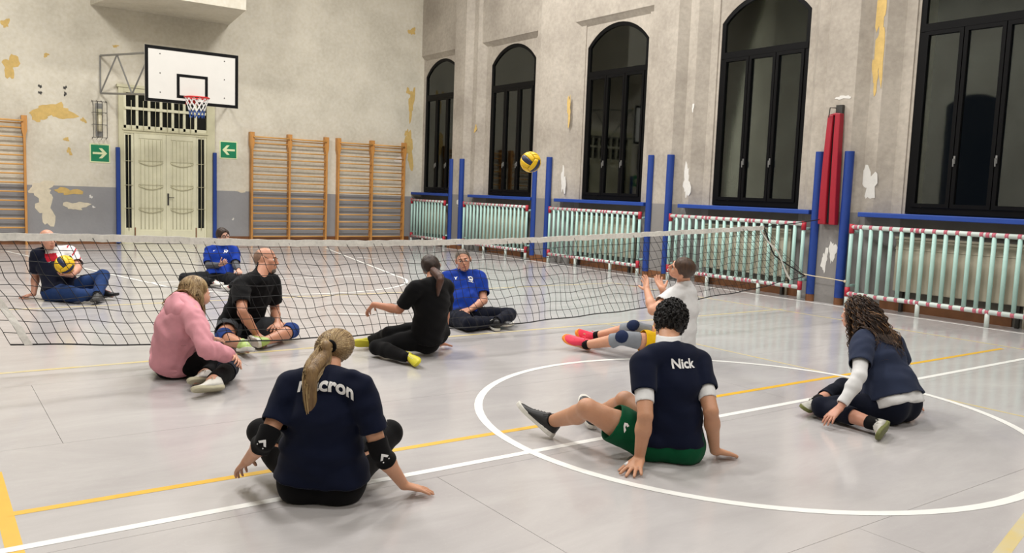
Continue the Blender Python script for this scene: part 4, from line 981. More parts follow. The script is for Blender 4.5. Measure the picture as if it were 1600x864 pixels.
def push_out(C, prims, gap=.004, it=3):
    """keep hair outside the clothes under it"""
    C = np.asarray(C); P = C.reshape(-1,3).copy()
    def D(Q): return np.min([ev(p,Q[:,0],Q[:,1],Q[:,2]) for p in prims],0)
    for _ in range(it):
        d = D(P); m = d < gap
        if not m.any(): break
        Q = P[m]; g = np.stack([D(Q+e)-D(Q-e) for e in np.eye(3)*.004],1); g /= np.linalg.norm(g,axis=1)[:,None]+1e-9; P[m] = Q+g*(gap-d[m])[:,None]
    P = P.reshape(C.shape); S_m = P.copy()
    for _ in range(2): S_m[:,1:-1] = .5*S_m[:,1:-1]+.25*(S_m[:,2:]+S_m[:,:-2])
    return S_m
def project(name, mesh_v, mesh_f, geo, m, parent, d, off=.003, **kw):
    """lay a flat mark onto cloth: every vertex is cast along d onto the surface"""
    t = BVHTree.FromPolygons([tuple(p) for p in geo[0]],[tuple(int(i) for i in q) for q in geo[1]]); d = Vector(d).normalized(); mb = MB(); v = []
    for p in mesh_v:
        p = Vector(p); hit = t.ray_cast(p-d*.35,d,1.0); v.append(tuple((hit[0] if hit[0] is not None else p)-d*off))
    mb.add(v,mesh_f); return obj(name,mb,m,parent,**kw)
def text_mesh(txt, size, bold=.02):
    cu = bpy.data.curves.new('lettering','FONT'); cu.body = txt; cu.size = size; cu.offset = bold*size; cu.align_x = 'CENTER'; cu.align_y = 'CENTER'; cu.resolution_u = 4
    o = bpy.data.objects.new('lettering',cu); COL.objects.link(o); dg = bpy.context.evaluated_depsgraph_get(); me = o.evaluated_get(dg).to_mesh()
    import bmesh; bm = bmesh.new(); bm.from_mesh(me); bmesh.ops.triangulate(bm,faces=bm.faces); bmesh.ops.subdivide_edges(bm,edges=[e for e in bm.edges if e.calc_length() > .012],cuts=1); bmesh.ops.triangulate(bm,faces=bm.faces)
    v = [tuple(x.co) for x in bm.verts]; bm.verts.index_update(); f = [tuple(x.index for x in q.verts) for q in bm.faces]; bm.free()
    o.to_mesh_clear(); bpy.data.objects.remove(o,do_unlink=True); bpy.data.curves.remove(cu); return v,f
def flat(polys):
    v = []; f = []
    for p in polys: f.append(tuple(range(len(v),len(v)+len(p)))); v += [(x,y,0) for x,y in p]
    return v,f
def ringp(cx,cy,r0,r1,n=16):
    out = []
    for i in range(n):
        a,b = 2*PI*i/n,2*PI*(i+1)/n; out.append([(cx+r0*math.cos(a),cy+r0*math.sin(a)),(cx+r1*math.cos(a),cy+r1*math.sin(a)),(cx+r1*math.cos(b),cy+r1*math.sin(b)),(cx+r0*math.cos(b),cy+r0*math.sin(b))])
    return out
def place(vf, c, r, u, arc=0):
    """put flat (x,y) marks at c with axes r, u; arc bends the baseline"""
    v,f = vf; c,r,u = V3(c),V3(r),V3(u); return [tuple(c+r*p[0]+u*(p[1]-arc*p[0]**2)) for p in v],f

# ---------------------------------------------------------------- cloth colours
def fab(n,rgb,**k): return mat(n,rgb,.88,.18,7,.12,420,sheen=.04,spec=.15,**k)
C_navy = fab('navy_tee',(13,20,42)); C_black = fab('black_cotton',(12,12,14)); C_legging = fab('black_legging',(9,9,11)); C_green = fab('green_shorts',(8,84,52)); C_whiteT = fab('white_cotton',(226,226,226))
C_slate = fab('slate_navy_tee',(44,52,74)); C_navytr = fab('navy_trousers',(15,20,36)); C_yellow = fab('yellow_shorts',(232,186,20)); C_pink = fab('pink_fleece',(222,156,166)); C_dgrey = fab('dark_grey_shorts',(66,68,72))
C_royal = fab('royal_blue_tee',(22,56,150)); C_greysl = fab('grey_sleeve',(92,94,100)); C_jean = fab('blue_jeans',(34,58,104)); C_kneeblue = fab('blue_knee_pad',(38,64,128)); C_sock = fab('black_sock',(12,12,14)); C_kneegrey = fab('grey_knee_brace',(142,148,156)); C_kneenavy = fab('navy_brace_patch',(34,46,78))
C_darktr = fab('charcoal_trousers',(32,34,38)); C_poloW = fab('polo_white',(222,220,220)); C_poloN = fab('polo_navy',(22,26,44)); C_poloR = fab('polo_red',(176,30,48)); C_print = mat('white_print',(236,236,236),.6)
S_black = mat('shoe_black',(24,24,26),.5); S_white = mat('shoe_white',(222,220,212),.5,.08,20); S_grey = mat('shoe_grey',(188,186,178),.6,.25,40); S_olive = mat('sole_olive',(112,116,62),.6,.3,30); S_yellow = mat('shoe_yellow',(214,204,52),.5,.1,20); S_pink = mat('shoe_hot_pink',(246,62,92),.5,.1,20); S_orange = mat('sole_orange',(246,150,54),.5)
S_beige = mat('sole_beige',(206,200,172),.6,.2,16); S_lime = mat('shoe_lime',(176,200,110),.5,.2,25); S_dkgrey = mat('shoe_dark_grey',(66,66,66),.6,.2,20); S_red = mat('shoe_red',(196,60,70),.5)
def hairm(n,a,b,sc=40): return mat(n,a,.45,.5,sc,.5,160,var2=b,spec=.4,stretch=(1,1,.12))
H_blonde = hairm('hair_blonde',(182,154,108),(120,94,62)); H_blonde2 = hairm('hair_ash',(150,122,82),(98,74,48)); H_lightb = hairm('hair_light_streak',(206,182,138),(168,140,96)); H_black = hairm('hair_black',(26,22,21),(12,10,10)); H_dkbr = hairm('hair_dark_brown',(58,42,34),(34,24,20)); H_brown = hairm('hair_brown',(86,62,46),(50,36,28)); H_auburn = hairm('hair_auburn_tip',(92,58,44),(54,36,30)); H_caramel = hairm('hair_caramel',(146,108,70),(96,66,42)); H_grey = hairm('hair_grey',(112,100,90),(82,72,64))
H_stub = hairm('hair_stubble',(150,118,98),(128,100,84))
R_ = np.random.default_rng(11)
DOWN = dict(N=(0,0,-1),curl=.08,spread=.22)

# ================================================================ 1 blonde player in the foreground
p = Person('blonde','seated person with blonde ponytail and lettered navy shirt, nearest the camera',H=1.68,female=True,bulk=1.12,face=(.42,.9,-.05),skinc=(206,152,120),hands=dict(l=dict(N=(.3,.2,-1),curl=.35,spread=.1),r=dict(DOWN)),h=.0055,slouch=.04)
shirt = p.shirt(C_navy,t=.013,sleeve=.70,hem=.03,wr=.006,wseed=4,sl_t=.008,hemflare=.016)
p.trousers(C_legging,t=.006,end=1.92,name='leggings',wr=.0015)
for sd in 'lr': p.shoe(sd,S_black,S_white,S_white,C_sock)
for sd in 'lr':
    b = p.band('elbow_sleeve','arm',sd,.80,1.28,.010,C_black,wr=.002)
    el,wr_ = p.J['el'+sd],p.J['wr'+sd]; toc = unit(V3((0,0,CAM_H))-el); axd = unit(wr_-el); uu = perp(-axd,toc); rr = np.cross(uu,toc)
    lg = flat([[(-.022,.0),(-.008,.016),(.0,.024),(.008,.016),(.022,.0),(.012,-.004),(0,.008),(-.012,-.004)],[(-.018,-.010),(.018,-.010),(.018,-.015),(-.018,-.015)]])
    pv,pf = place(lg,el+axd*.05+uu*.0,rr,uu); project('sleeve_emblem',pv,pf,o_geo[b.name],C_print,b,-toc)
# scalp hair pulled back to a high band, then the tail
band = p.hp(0,-.115,.055); A3 = [p.hs,p.hf,p.hu]; q = p.q
cap = p.cap(H_blonde2,t=.010,amp=.0015,nape=-.062,front=(.05,.07),fn=(.8,-.6))
nk = p.J['neck']; zz = V3((0,0,1)); _b = -p.Fc; tail_pts = [band,band-p.hf*.045+zz*.0-p.hs*.008,band-p.hf*.06-zz*.05-p.hs*.014,nk+_b*.125+p.U*.03-p.Sc*.03,nk+_b*.135-p.U*.06-p.Sc*.028,nk+_b*.140-p.U*.14-p.Sc*.012,nk+_b*.147-p.U*.20+p.Sc*.0,nk+_b*.15-p.U*.265+p.Sc*.006]
def bez(P,n):
    P = np.array(P); t = np.linspace(0,len(P)-1,n); i = np.clip(t.astype(int),0,len(P)-2); u = (t-i)[:,None]
    p0 = P[np.clip(i-1,0,len(P)-1)]; p1 = P[i]; p2 = P[i+1]; p3 = P[np.clip(i+2,0,len(P)-1)]
    return .5*(2*p1+(p2-p0)*u+(2*p0-5*p1+4*p2-p3)*u**2+(3*p1-p0-3*p2+p3)*u**3)
tp = bez(tail_pts,22)
cloth('ponytail',[(cone(tp[i],tp[i+1],a,b),[]) for i,(a,b) in enumerate(zip(*[(lambda r:(r[:-1],r[1:]))(np.interp(np.linspace(0,1,22),[0,.12,.3,.6,.85,1],[.012,.022,.032,.031,.022,.006]))][0]))],H_blonde2,p.root,h=.006,hollow=False,smooth=1,k=.003)
cv = []; cm = []
def on_skull(d,t): return p.hp(0,-.012,.022)+(p.hs*d[0]*(.076*q+t)+p.hf*d[1]*(.097*q+t)+p.hu*d[2]*(.092*q+t))
bd = unit(V3((0,-.103/.097,.033/.092)))
while len(cv) < 950:
    d = unit(R_.normal(size=3))
    if d[1]*.8-d[2]*.6 > .12 or d[2] < -.62 or (d[1] > .15 and d[2] < .0) : continue
    t = np.linspace(0,1,9)[:,None]; path = unit(d)[None]*(1-t)+bd[None]*t; path = path/np.linalg.norm(path,axis=1)[:,None]
    cv.append(np.array([on_skull(x,.0115+.002*R_.random()) for x in path])); cm.append(R_.choice([0,0,1,2]))
strands('hair_strands',cv,[H_blonde,H_blonde2,H_lightb],p.root,r=.0019,mi=np.array(cm),kind='stuff')
cv = []; cm = []
for i in range(600):
    a = R_.uniform(0,2*PI); rad = math.sqrt(R_.uniform(.35,1)); prof_ = np.interp(np.linspace(0,1,22),[0,.12,.3,.6,.85,1],[.016,.034,.050,.050,.040,.018])[:,None]*rad
    off = p.hs*math.cos(a)+(p.hf*.7+p.hu*.2)*math.sin(a); ln = R_.uniform(.8,1.0); n = 22
    idx = np.linspace(0,(n-1)*ln,n); P_ = np.stack([np.interp(idx,np.arange(n),tp[:,k]) for k in range(3)],1)
    cv.append(P_+off[None]*prof_); cm.append(R_.choice([0,1,2]))
strands('ponytail_strands',cv,[H_blonde,H_blonde2,H_lightb],p.root,r=.0032,mi=np.array(cm),kind='stuff')
mb = MB(); mb.tube([tuple(band+(p.hs*math.cos(2*PI*i/14)+p.hu*math.sin(2*PI*i/14)*.9)*.022) for i in range(14)],.009,8,closed=True); obj('hair_tie',mb,C_black,p.root,True)
# lettering over the shoulders
upv = perp(p.U,p.Fc); cpos = p.J['neck']-p.U*.022-p.Fc*.1
pv,pf = place(text_mesh('macron',.088,.035),cpos+p.Sc*.034,p.Sc,upv,arc=1.3); project('shirt_lettering',pv,pf,o_geo[shirt.name],C_print,shirt,p.Fc,off=.004,label='white lettering')
c_ = p.J['shr']*.42+p.J['elr']*.58; toc = unit(V3((0.9,-.3,.25)))
pv,pf = place(flat([[(-.02,0),(-.006,.03),(0,.012),(.006,.03),(.02,0),(.008,.004),(0,-.004),(-.008,.004)],[(-.022,-.012),(.022,-.012),(.022,-.018),(-.022,-.018)]]),c_,perp(V3((0,1,0)),toc),perp(V3((0,0,1)),toc)); project('sleeve_print',pv,pf,o_geo[shirt.name],C_print,shirt,-toc)
p.lips()

# ================================================================ 2 player with the name on his shirt
p = Person('nick','seated person with short black hair, navy shirt with white name, green shorts',H=1.78,bulk=.94,face=(-.28,.95,-.05),skinc=(200,148,116),hands=dict(l=dict(N=(0,0,-1),curl=.06,spread=.30),r=dict(N=(0,0,-1),curl=.08,spread=.14)),h=.0055,slouch=.03,footup=dict(l=(.25,.1,1),r=(0,-.2,1)))
shirt = p.shirt(C_navy,t=.011,sleeve=.58,hem=.01,wr=.005,wseed=8,sl_t=.007,hemflare=.016,neck=-.012)
p.trousers(C_green,t=.016,end=.62,name='shorts',wr=.004,flare=.012)
for sd in 'lr':
    p.band('undershirt_cuff','arm',sd,.52,.78,.006,C_whiteT,wr=.001,label='white undershirt sleeve')
    p.shoe(sd,S_black,S_white,S_black,C_sock,sockend=.10)
cloth('collar',[(inflate(p.neckp,.014),[(p.U,p.J['neck']+p.U*.052),(-p.U,p.J['neck']+p.U*.0)])],C_whiteT,p.root,h=.006,hollow=False)
top = ell(p.hp(0,.0,.075),[p.hs,p.hf,p.hu],V3((.072,.095,.055))*p.q)
p.cap(H_black,t=.014,amp=.006,freq=210,nape=-.07,extra=[top],front=(.07,.062),seed=3)
cv = []
for i in range(520):
    d = unit(R_.normal(size=3))
    if d[1]*.85-d[2]*.52 > .3 or d[2] < -.75: continue
    c0 = p.hp(0,-.012,.03)+(p.hs*d[0]*.086+p.hf*d[1]*.108+p.hu*d[2]*.112)*p.q; e1 = perp(V3((.3,.2,1)),d); e2 = np.cross(d,e1); ph = R_.uniform(0,6.28)
    cv.append(np.array([c0+d*.006*math.sin(t*1.6)+(e1*math.cos(ph+t*1.6)+e2*math.sin(ph+t*1.6))*.011 for t in np.linspace(0,3.2,7)]))
strands('hair_curls',cv,H_black,p.root,r=.0042,kind='stuff')
upv = perp(p.U,p.Fc)
pv,pf = place(text_mesh('Nick',.070,.03),p.J['neck']-p.U*.083-p.Fc*.1+p.Sc*.012,p.Sc,upv); project('shirt_lettering',pv,pf,o_geo[shirt.name],C_print,shirt,p.Fc,off=.004,label='white lettering')
hp,kn = p.J['hpl'],p.J['knl']; c_ = hp+(kn-hp)*.42; toc = unit(V3((0,0,CAM_H))-c_); uu = perp(unit(hp-kn)*.6+V3((0,0,1)),toc); rr = np.cross(uu,toc)
sh_o = [o for o in p.root.children if o.name.startswith('shorts')][0]
pv,pf = place(flat([[(-.02,.022),(-.005,.03),(.012,.024),(.006,.012),(-.004,.018),(-.002,.006),(.012,-.004),(.014,-.022),(.004,-.014),(-.012,.004)]]),c_,rr,uu); project('emblem',pv,pf,o_geo[sh_o.name],C_print,sh_o,-toc)
A = unit(p.J['fil']-p.J['wrl']); Bt = np.cross(V3((0,0,-1)),A); t0 = p.J['wrl']+A*.022+Bt*.022; d = unit(A*.72+Bt*.68*.8+V3((0,0,-1))*.25)
obj('thumb_tape',MB().tube([tuple(t0+d*.035),tuple(t0+d*.062)],.0155,10),C_whiteT,p.root,True,label='white tape round the left thumb'); p.lips(); p.brows(H_black)

# ================================================================ 3 curly haired player at the right
p = Person('curly','seated person with long curly brown hair, slate shirt over white sleeves',H=1.66,female=True,bulk=1.02,face=(-.9,.42,-.08),skinc=(208,152,128),hands=dict(l=dict(N=(0.2,0,-1),curl=.22,spread=.14),r=dict(DOWN)),h=.006,slouch=.03,footup=dict(l=(-1.0,.45,.1)))
und = p.shirt(C_whiteT,t=.008,sleeve=1.90,hem=-.03,name='undershirt',wr=.003,wseed=5,sl_t=.010,hemflare=.036,openhem=False)
p.shirt(C_slate,t=.024,sleeve=.66,hem=.09,wr=.006,wseed=6,sl_t=.022,hemflare=.040)
p.trousers(C_navytr,t=.013,end=dict(l=1.62,r=1.7),wr=.005,wseed=7)
for sd in 'lr': p.shoe(sd,S_grey,S_olive,S_white,C_sock,sockend=.12,accent=S_white)
p.cap(H_dkbr,t=.016,amp=.004,freq=120,nape=-.10,front=(.072,.055))
cv = []; cm = []
# mass under the curls
cloth('hair_mass',[(ell(p.hp(0,-.05,-.04),[p.hs,p.hf,p.hu],V3((.098,.085,.15))*q),[]),(ell(p.hp(.0,-.085,-.15),[p.hs,p.hf,p.hu],V3((.10,.07,.12))*q),[])],H_dkbr,p.root,h=.008,hollow=False,wr=[wrinkle(.006,p.hs,3,120)],carve=[ell(p.hp(0,.075,-.06),[p.hs,p.hf,p.hu],V3((.075,.065,.14))*q)])
while len(cv) < 760:
    d = unit(R_.normal(size=3))
    if d[1]*.8-d[2]*.6 > .25 or d[2] < -.55: continue
    s0 = p.hp(0,-.012,.022)+(p.hs*d[0]*.086+p.hf*d[1]*.107+p.hu*d[2]*.104)*p.q
    L_ = R_.uniform(.20,.34)+.10*(d[2] > 0); ow = unit(p.hs*d[0]+p.hf*min(d[1],.1)*.8+V3((0,0,.15))); n = 40; t = np.linspace(0,1,n)
    puff = R_.uniform(.04,.11)+.05*(d[1] < -.3)*R_.random(); path = s0+ow*(puff*np.sqrt(t)*(1-.35*t))[:,None]+np.array([0,0,-1.])*(L_*np.maximum(t-.08*max(d[2],0),0)**1.15)[:,None]
    path = path-(p.hf*(.10*max(0,d[1]+.1)))*t[:,None]-p.hf*.10*t[:,None]**1.2*(1 if d[1] < .1 else .25)
    # round the shoulders
    loc = path-(p.J['neck']-p.U*.06); rad = np.linalg.norm(loc*[1,1,.55],axis=1); push = np.maximum(0,.125-rad); path = path+loc/np.maximum(rad,1e-3)[:,None]*push[:,None]*.7
    ph = R_.uniform(0,6.28); fr_ = R_.uniform(9,15)/.33*L_; hr = R_.uniform(.008,.016)
    e1 = perp(ow,V3((0,0,1))); e2 = np.cross(V3((0,0,1)),e1)
    path = path+(e1*np.cos(ph+2*PI*fr_*t/2.2)[:,None]+e2*np.sin(ph+2*PI*fr_*t/2.2)[:,None])*hr*np.minimum(1,t*5)[:,None]
    cv.append(path); cm.append(R_.choice([0,0,1,2],p=[.3,.3,.25,.15]))
_pr = [inflate(x,.03) for x in p.torso+p.trap]+[inflate(p.arms[s_][n_],.03) for s_ in 'lr' for n_ in ('delt','upper')]
_c = np.array(cv); _q = push_out(_c,_pr,gap=.012); _fix = np.linalg.norm(_q-_c,axis=2,keepdims=True) > .012; cv = np.where(_fix,_q,_c)
strands('hair_curls',cv,[H_dkbr,H_brown,H_caramel],p.root,r=.0034,mi=np.array(cm),kind='stuff'); p.lips()

# ================================================================ 4 white shirt player
p = Person('white','seated person in white shirt, yellow shorts and grey knee braces, hands raised',H=1.78,bulk=.98,face=(-.95,-.12,.30),skinc=(214,158,128),hands=dict(l=dict(N=(.1,.6,.5),curl=.25,spread=.14),r=dict(N=(.1,-.4,.7),curl=.25,spread=.14)),h=.006,slouch=.02)
p.shirt(C_whiteT,t=.016,sleeve=.62,hem=.0,wr=.004,wseed=9,sl_t=.018,hemflare=.034)
p.trousers(C_yellow,t=.012,end=.58,name='shorts',wr=.004,flare=.012)
for sd in 'lr':
    b = p.band('knee_brace','leg',sd,.66,1.30,.008,C_kneegrey,wr=.0015,label='grey knee brace')
    kn = p.J['kn'+sd]; o_ = unit(p.J['kn'+sd]*2-p.J['hp'+sd]-p.J['an'+sd])
    cloth('knee_patch',[(ell(kn,np.eye(3),V3((.072,.072,.072))*p.S_),[(-o_,kn+o_*.035)],.01)],C_kneenavy,b,h=.006,hollow=False)
    p.shoe(sd,S_pink,S_orange,S_pink,C_sock,sockend=.10)
p.cap(H_brown,t=.007,amp=.001,nape=-.055,front=(.06,.068),extra=[ell(p.hp(0,-.005,.05),[p.hs,p.hf,p.hu],V3((.074,.092,.072))*p.q)]); p.brows(H_brown); p.lips()

# ================================================================ 5 black clad player leaning on one arm
p = Person('pony','seated person all in black with dark low ponytail and yellow shoes',H=1.68,female=True,bulk=1.08,face=(-.10,1,-.02),skinc=(196,136,106),hands=dict(l=dict(N=(.3,0,-1),curl=.4,spread=.08),r=dict(DOWN)),h=.006,slouch=.02,footup=dict(l=(-.6,.6,.6),r=(.2,.8,.5)))
p.shirt(C_black,t=.015,sleeve=.78,hem=.0,wr=.005,wseed=12,sl_t=.014,hemflare=.01)
p.trousers(C_legging,t=.006,end=1.93,name='leggings',wr=.0015)
for sd in 'lr': p.shoe(sd,S_yellow,S_yellow,S_white,C_sock,sockend=.1,accent=S_white)
p.cap(H_dkbr,t=.012,amp=.0015,nape=-.07,freq=120)
_h = p.hp(0,-.10,-.015); _z = V3((0,0,1)); _n = p.J['neck']; tl = bez([_h,_h-p.hf*.04-_z*.012,_n+p.U*.06-p.Fc*.095-p.Sc*.012,_n+p.U*.01-p.Fc*.108-p.Sc*.028,_n-p.U*.035-p.Fc*.115-p.Sc*.036,_n-p.U*.085-p.Fc*.12-p.Sc*.04],12)
rr_ = np.interp(np.linspace(0,1,12),[0,.2,.6,1],[.022,.032,.029,.009])
cloth('ponytail',[(cone(tl[i],tl[i+1],rr_[i],rr_[i+1]),[]) for i in range(11)],H_auburn,p.root,h=.006,hollow=False,k=.003)
cv = []
for i in range(120):
    a = R_.uniform(0,6.28); o_ = p.hs*math.cos(a)+p.hf*.7*math.sin(a); cv.append(tl+o_[None]*(rr_*R_.uniform(.9,1.15))[:,None])
strands('ponytail_strands',cv,[H_dkbr,H_auburn],p.root,r=.0026,mi=R_.integers(0,2,120),kind='stuff')
mb = MB(); mb.tube([tuple(p.hp(.024*math.cos(2*PI*i/12),-.112,-.022+.024*math.sin(2*PI*i/12))) for i in range(12)],.008,6,closed=True); obj('hair_tie',mb,C_black,p.root,True); p.lips()

# ================================================================ 6 pink hoodie player
p = Person('pink','seated person in a pink hoodie with long fair hair',H=1.66,female=True,bulk=1.16,face=(.82,.57,.0),skinc=(214,160,134),hands=dict(r=dict(N=(-.6,.2,-.6),curl=.5,spread=.05),l=dict(N=(0,0,-1),curl=.25)),h=.006,slouch=.03,up=(.12,-.05,1),footup=dict(r=(-.2,.5,.8),l=(-.2,.5,.8)))
hood = p.shirt(C_pink,t=.026,sleeve=1.86,hem=.04,name='hoodie',wr=.007,wseed=15,sl_t=.024,hemflare=.006,wfreq=55,neck=.01)
nk = p.J['neck']
hp1 = [(cone(nk-p.Sc*.115+p.Fc*.05-p.U*.01,nk-p.Sc*.07-p.Fc*.055+p.U*.0,.030,.042),[]),(cone(nk-p.Sc*.07-p.Fc*.06-p.U*.005,nk+p.Sc*.07-p.Fc*.055+p.U*.0,.042,.042),[]),(cone(nk+p.Sc*.115+p.Fc*.05-p.U*.01,nk+p.Sc*.07-p.Fc*.055+p.U*.0,.030,.042),[]),(ell(nk-p.Fc*.095-p.U*.05,[p.Sc,p.Fc,p.U],V3((.105,.045,.07))),[])]
cloth('hood',hp1,C_pink,hood,h=.008,wr=[wrinkle(.006,p.Sc+p.U,21,60)],k=.03,hollow=False)
hc = p.hip+p.U*p.L*.05
cloth('ribbed_hem',[(inflate(p.torso[0],.028),[(-p.U,hc-p.U*.022),(p.U,hc+p.U*.035)],.03)]+[(inflate(b,.026),[(-p.U,hc-p.U*.022),(p.U,hc+p.U*.035)],.03) for b in p.butt],C_pink,hood,h=.008,hollow=False)
for sd in 'lr': p.band('cuff','arm',sd,1.80,1.94,.014,C_pink)
p.trousers(C_legging,t=.008,end=1.90,wr=.003)
p.band('knee_pad','leg','r',.86,1.30,.012,C_navytr,wr=.002,label='navy knee pad')
for sd in 'lr': p.shoe(sd,S_white,S_beige,S_beige,None)
p.cap(H_blonde2,t=.014,amp=.003,nape=-.09,freq=110,front=(.07,.06))
cloth('hair_mass',[(ell(p.hp(-.0,-.06,-.045),[p.hs,p.hf,p.hu],V3((.070,.062,.11))*p.q),[]),(ell(p.hp(0,-.075,-.12),[p.hs,p.hf,p.hu],V3((.075,.05,.07))*p.q),[])],H_blonde2,p.root,h=.008,hollow=False,carve=[ell(p.hp(0,.08,-.06),[p.hs,p.hf,p.hu],V3((.068,.08,.16))*p.q)])
cv = []; cm = []
while len(cv) < 1000:
    d = unit(R_.normal(size=3))
    if d[1]*.8-d[2]*.6 > .30 or d[2] < -.5: continue
    s0 = p.hp(0,-.012,.022)+(p.hs*d[0]*.094+p.hf*d[1]*.115+p.hu*d[2]*.111)*p.q; n = 18; t = np.linspace(0,1,n)
    L_ = R_.uniform(.22,.31)+.07*max(d[2],0); sd_ = p.hs*np.sign(d[0])*(.10*p.q)*(1-abs(d[0]))*max(d[2],0)
    path = s0+sd_*np.sin(t*PI/2)[:,None]+np.array([0,0,-1.])*(L_*t**(1+.9*max(d[2],0)))[:,None]-p.hf*(.03*t)[:,None]*(d[1] < .3)+(p.hs*d[0]*.015*t[:,None])
    w_ = R_.uniform(0,6.28); path = path+p.hf*(.007*np.sin(t*9+w_)*t)[:,None]+p.hs*(.006*np.sin(t*8+w_*2)*t)[:,None]
    cv.append(path); cm.append(R_.choice([0,1,2],p=[.4,.4,.2]))
cv = push_out(cv,[inflate(x,.034) for x in p.torso+p.trap]+[inflate(p.arms[s_][n_],.034) for s_ in 'lr' for n_ in ('delt','upper')]+[inflate(x[0],.016) for x in hp1]+[ell(p.hp(0,-.012,.022),[p.hs,p.hf,p.hu],V3((.092,.112,.109))*p.q),ell(p.hp(0,-.05,-.05),[p.hs,p.hf,p.hu],V3((.086,.072,.12))*p.q)],gap=.005)
_e = ((cv-nk)@p.Fc).min(1) > -.125; cv = cv[_e]; cm = np.array(cm)[_e]
strands('hair_strands',cv,[H_blonde,H_blonde2,H_lightb],p.root,r=.0034,mi=np.array(cm),kind='stuff'); p.lips()

# ================================================================ 7 bald player in black
p = Person('bald','seated bald person with grey goatee, black shirt and blue knee pads',H=1.80,bulk=1.02,face=(.95,-.30,.03),skinc=(200,142,114),hands=dict(r=dict(N=(.2,.3,-1),curl=.35,spread=.08),l=dict(N=(-.2,0,-1),curl=.35)),h=.006,slouch=.03,footup=dict(r=(.2,.3,.9)))
p.shirt(C_black,t=.016,sleeve=.72,hem=.0,wr=.005,wseed=18,sl_t=.016,hemflare=.014)
p.trousers(C_dgrey,t=.016,end=.66,name='shorts',wr=.004,flare=.008)
for sd in 'lr': p.band('knee_pad','leg',sd,.90,1.22,.012,C_kneeblue,wr=.002,label='blue knee pad')
p.shoe('r',S_lime,S_white,S_white,None); p.shoe('l',S_lime,S_white,S_white,None)
p.cap(H_stub,t=.003,amp=.0008,front=(.0,.035),fn=(.55,.9),nape=-.06,h=.005); 
cloth('goatee',[(ell(p.hp(0,.066,-.094),[p.hs,p.hf,p.hu],V3((.033,.033,.024))*p.q),[]),(cone(p.hp(-.024,.088,-.052),p.hp(.024,.088,-.052),.007*p.q,.007*p.q),[])],H_grey,p.root,h=.005,hollow=False,carve=[ell(p.hp(0,.1,-.066),[p.hs,p.hf,p.hu],V3((.02,.02,.008)))]); p.brows(H_grey)

# ================================================================ 8 blue shirt player facing the camera
def chest_marks(p,shirt,s=1.0):
    upv = perp(p.U,p.Fc); base = p.J['neck']-p.U*.13+p.Fc*.2
    y_ = flat([[(-.018,.018),(-.008,.018),(0,.004),(.008,.018),(.018,.018),(.006,-.004),(.005,-.022),(-.005,-.022),(-.006,-.004)]])
    pv,pf = place(y_,base+p.Sc*.075,-p.Sc,upv); project('emblem',pv,pf,o_geo[shirt.name],C_print,shirt,-p.Fc)
    e = flat(ringp(0,.012,.014,.026,14)+ringp(-.006,-.012,.006,.014,10)+[[(.004,-.03),(.014,-.034),(.026,-.006),(.016,-.002)],[(-.026,-.034),(.028,-.034),(.028,-.041),(-.026,-.041)],[(-.03,.03),(-.016,.034),(-.018,.022),(-.03,.018)]])
    pv,pf = place(e,base-p.Sc*.085-p.U*.01,-p.Sc,upv); project('club_crest',pv,pf,o_geo[shirt.name],C_print,shirt,-p.Fc)
p = Person('blueman','seated person with cropped grey hair in blue shirt, facing the camera',H=1.76,bulk=1.06,face=(.02,-1,-.05),skinc=(206,150,124),hands=dict(r=dict(N=(-.3,.2,-1),curl=.45,spread=.06),l=dict(N=(.2,.3,-1),curl=.45,spread=.06)),h=.006,slouch=.02,belly=.02,footup=dict(r=(0,-.3,1),l=(0,-.3,1)))
sh_ = p.shirt(C_royal,t=.018,sleeve=.74,hem=.02,wr=.005,wseed=22,sl_t=.020,hemflare=.012); chest_marks(p,sh_)
p.trousers(C_navytr,t=.014,end=1.94,wr=.005)
for sd in 'lr': p.shoe(sd,S_black,S_white,S_white,C_sock)
p.cap(H_grey,t=.0035,amp=.0008,front=(.064,.066),h=.005); p.brows(H_brown); p.lips()

# ================================================================ 9 player with glasses far behind
p = Person('glasses','seated person with glasses, blue shirt over grey sleeves, far behind the net',H=1.66,female=True,bulk=1.04,face=(.4,-.92,.0),skinc=(210,160,138),hands=dict(r=dict(N=(.3,.6,.3),curl=1.0,spread=.03),l=dict(N=(-.2,.2,-1),curl=.7,spread=.03)),h=.007,slouch=.02,footup=dict(r=(0,-.6,.8),l=(0,-.6,.8)))
p.shirt(C_greysl,t=.007,sleeve=1.92,hem=.1,name='undershirt',wr=.002,sl_t=.010,h=.009)
sh_ = p.shirt(C_royal,t=.018,sleeve=.85,hem=.03,wr=.005,wseed=25,sl_t=.020,hemflare=.012,h=.009); chest_marks(p,sh_)
p.trousers(C_darktr,t=.012,end=1.94,wr=.004,h=.009)
for sd in 'lr': p.shoe(sd,S_white,S_white,S_white,C_sock,accent=S_red)
p.cap(H_dkbr,t=.016,amp=.004,front=(.075,.05),nape=-.05,freq=90,seed=4); p.brows(H_dkbr); p.lips(); p.glasses(M_black)

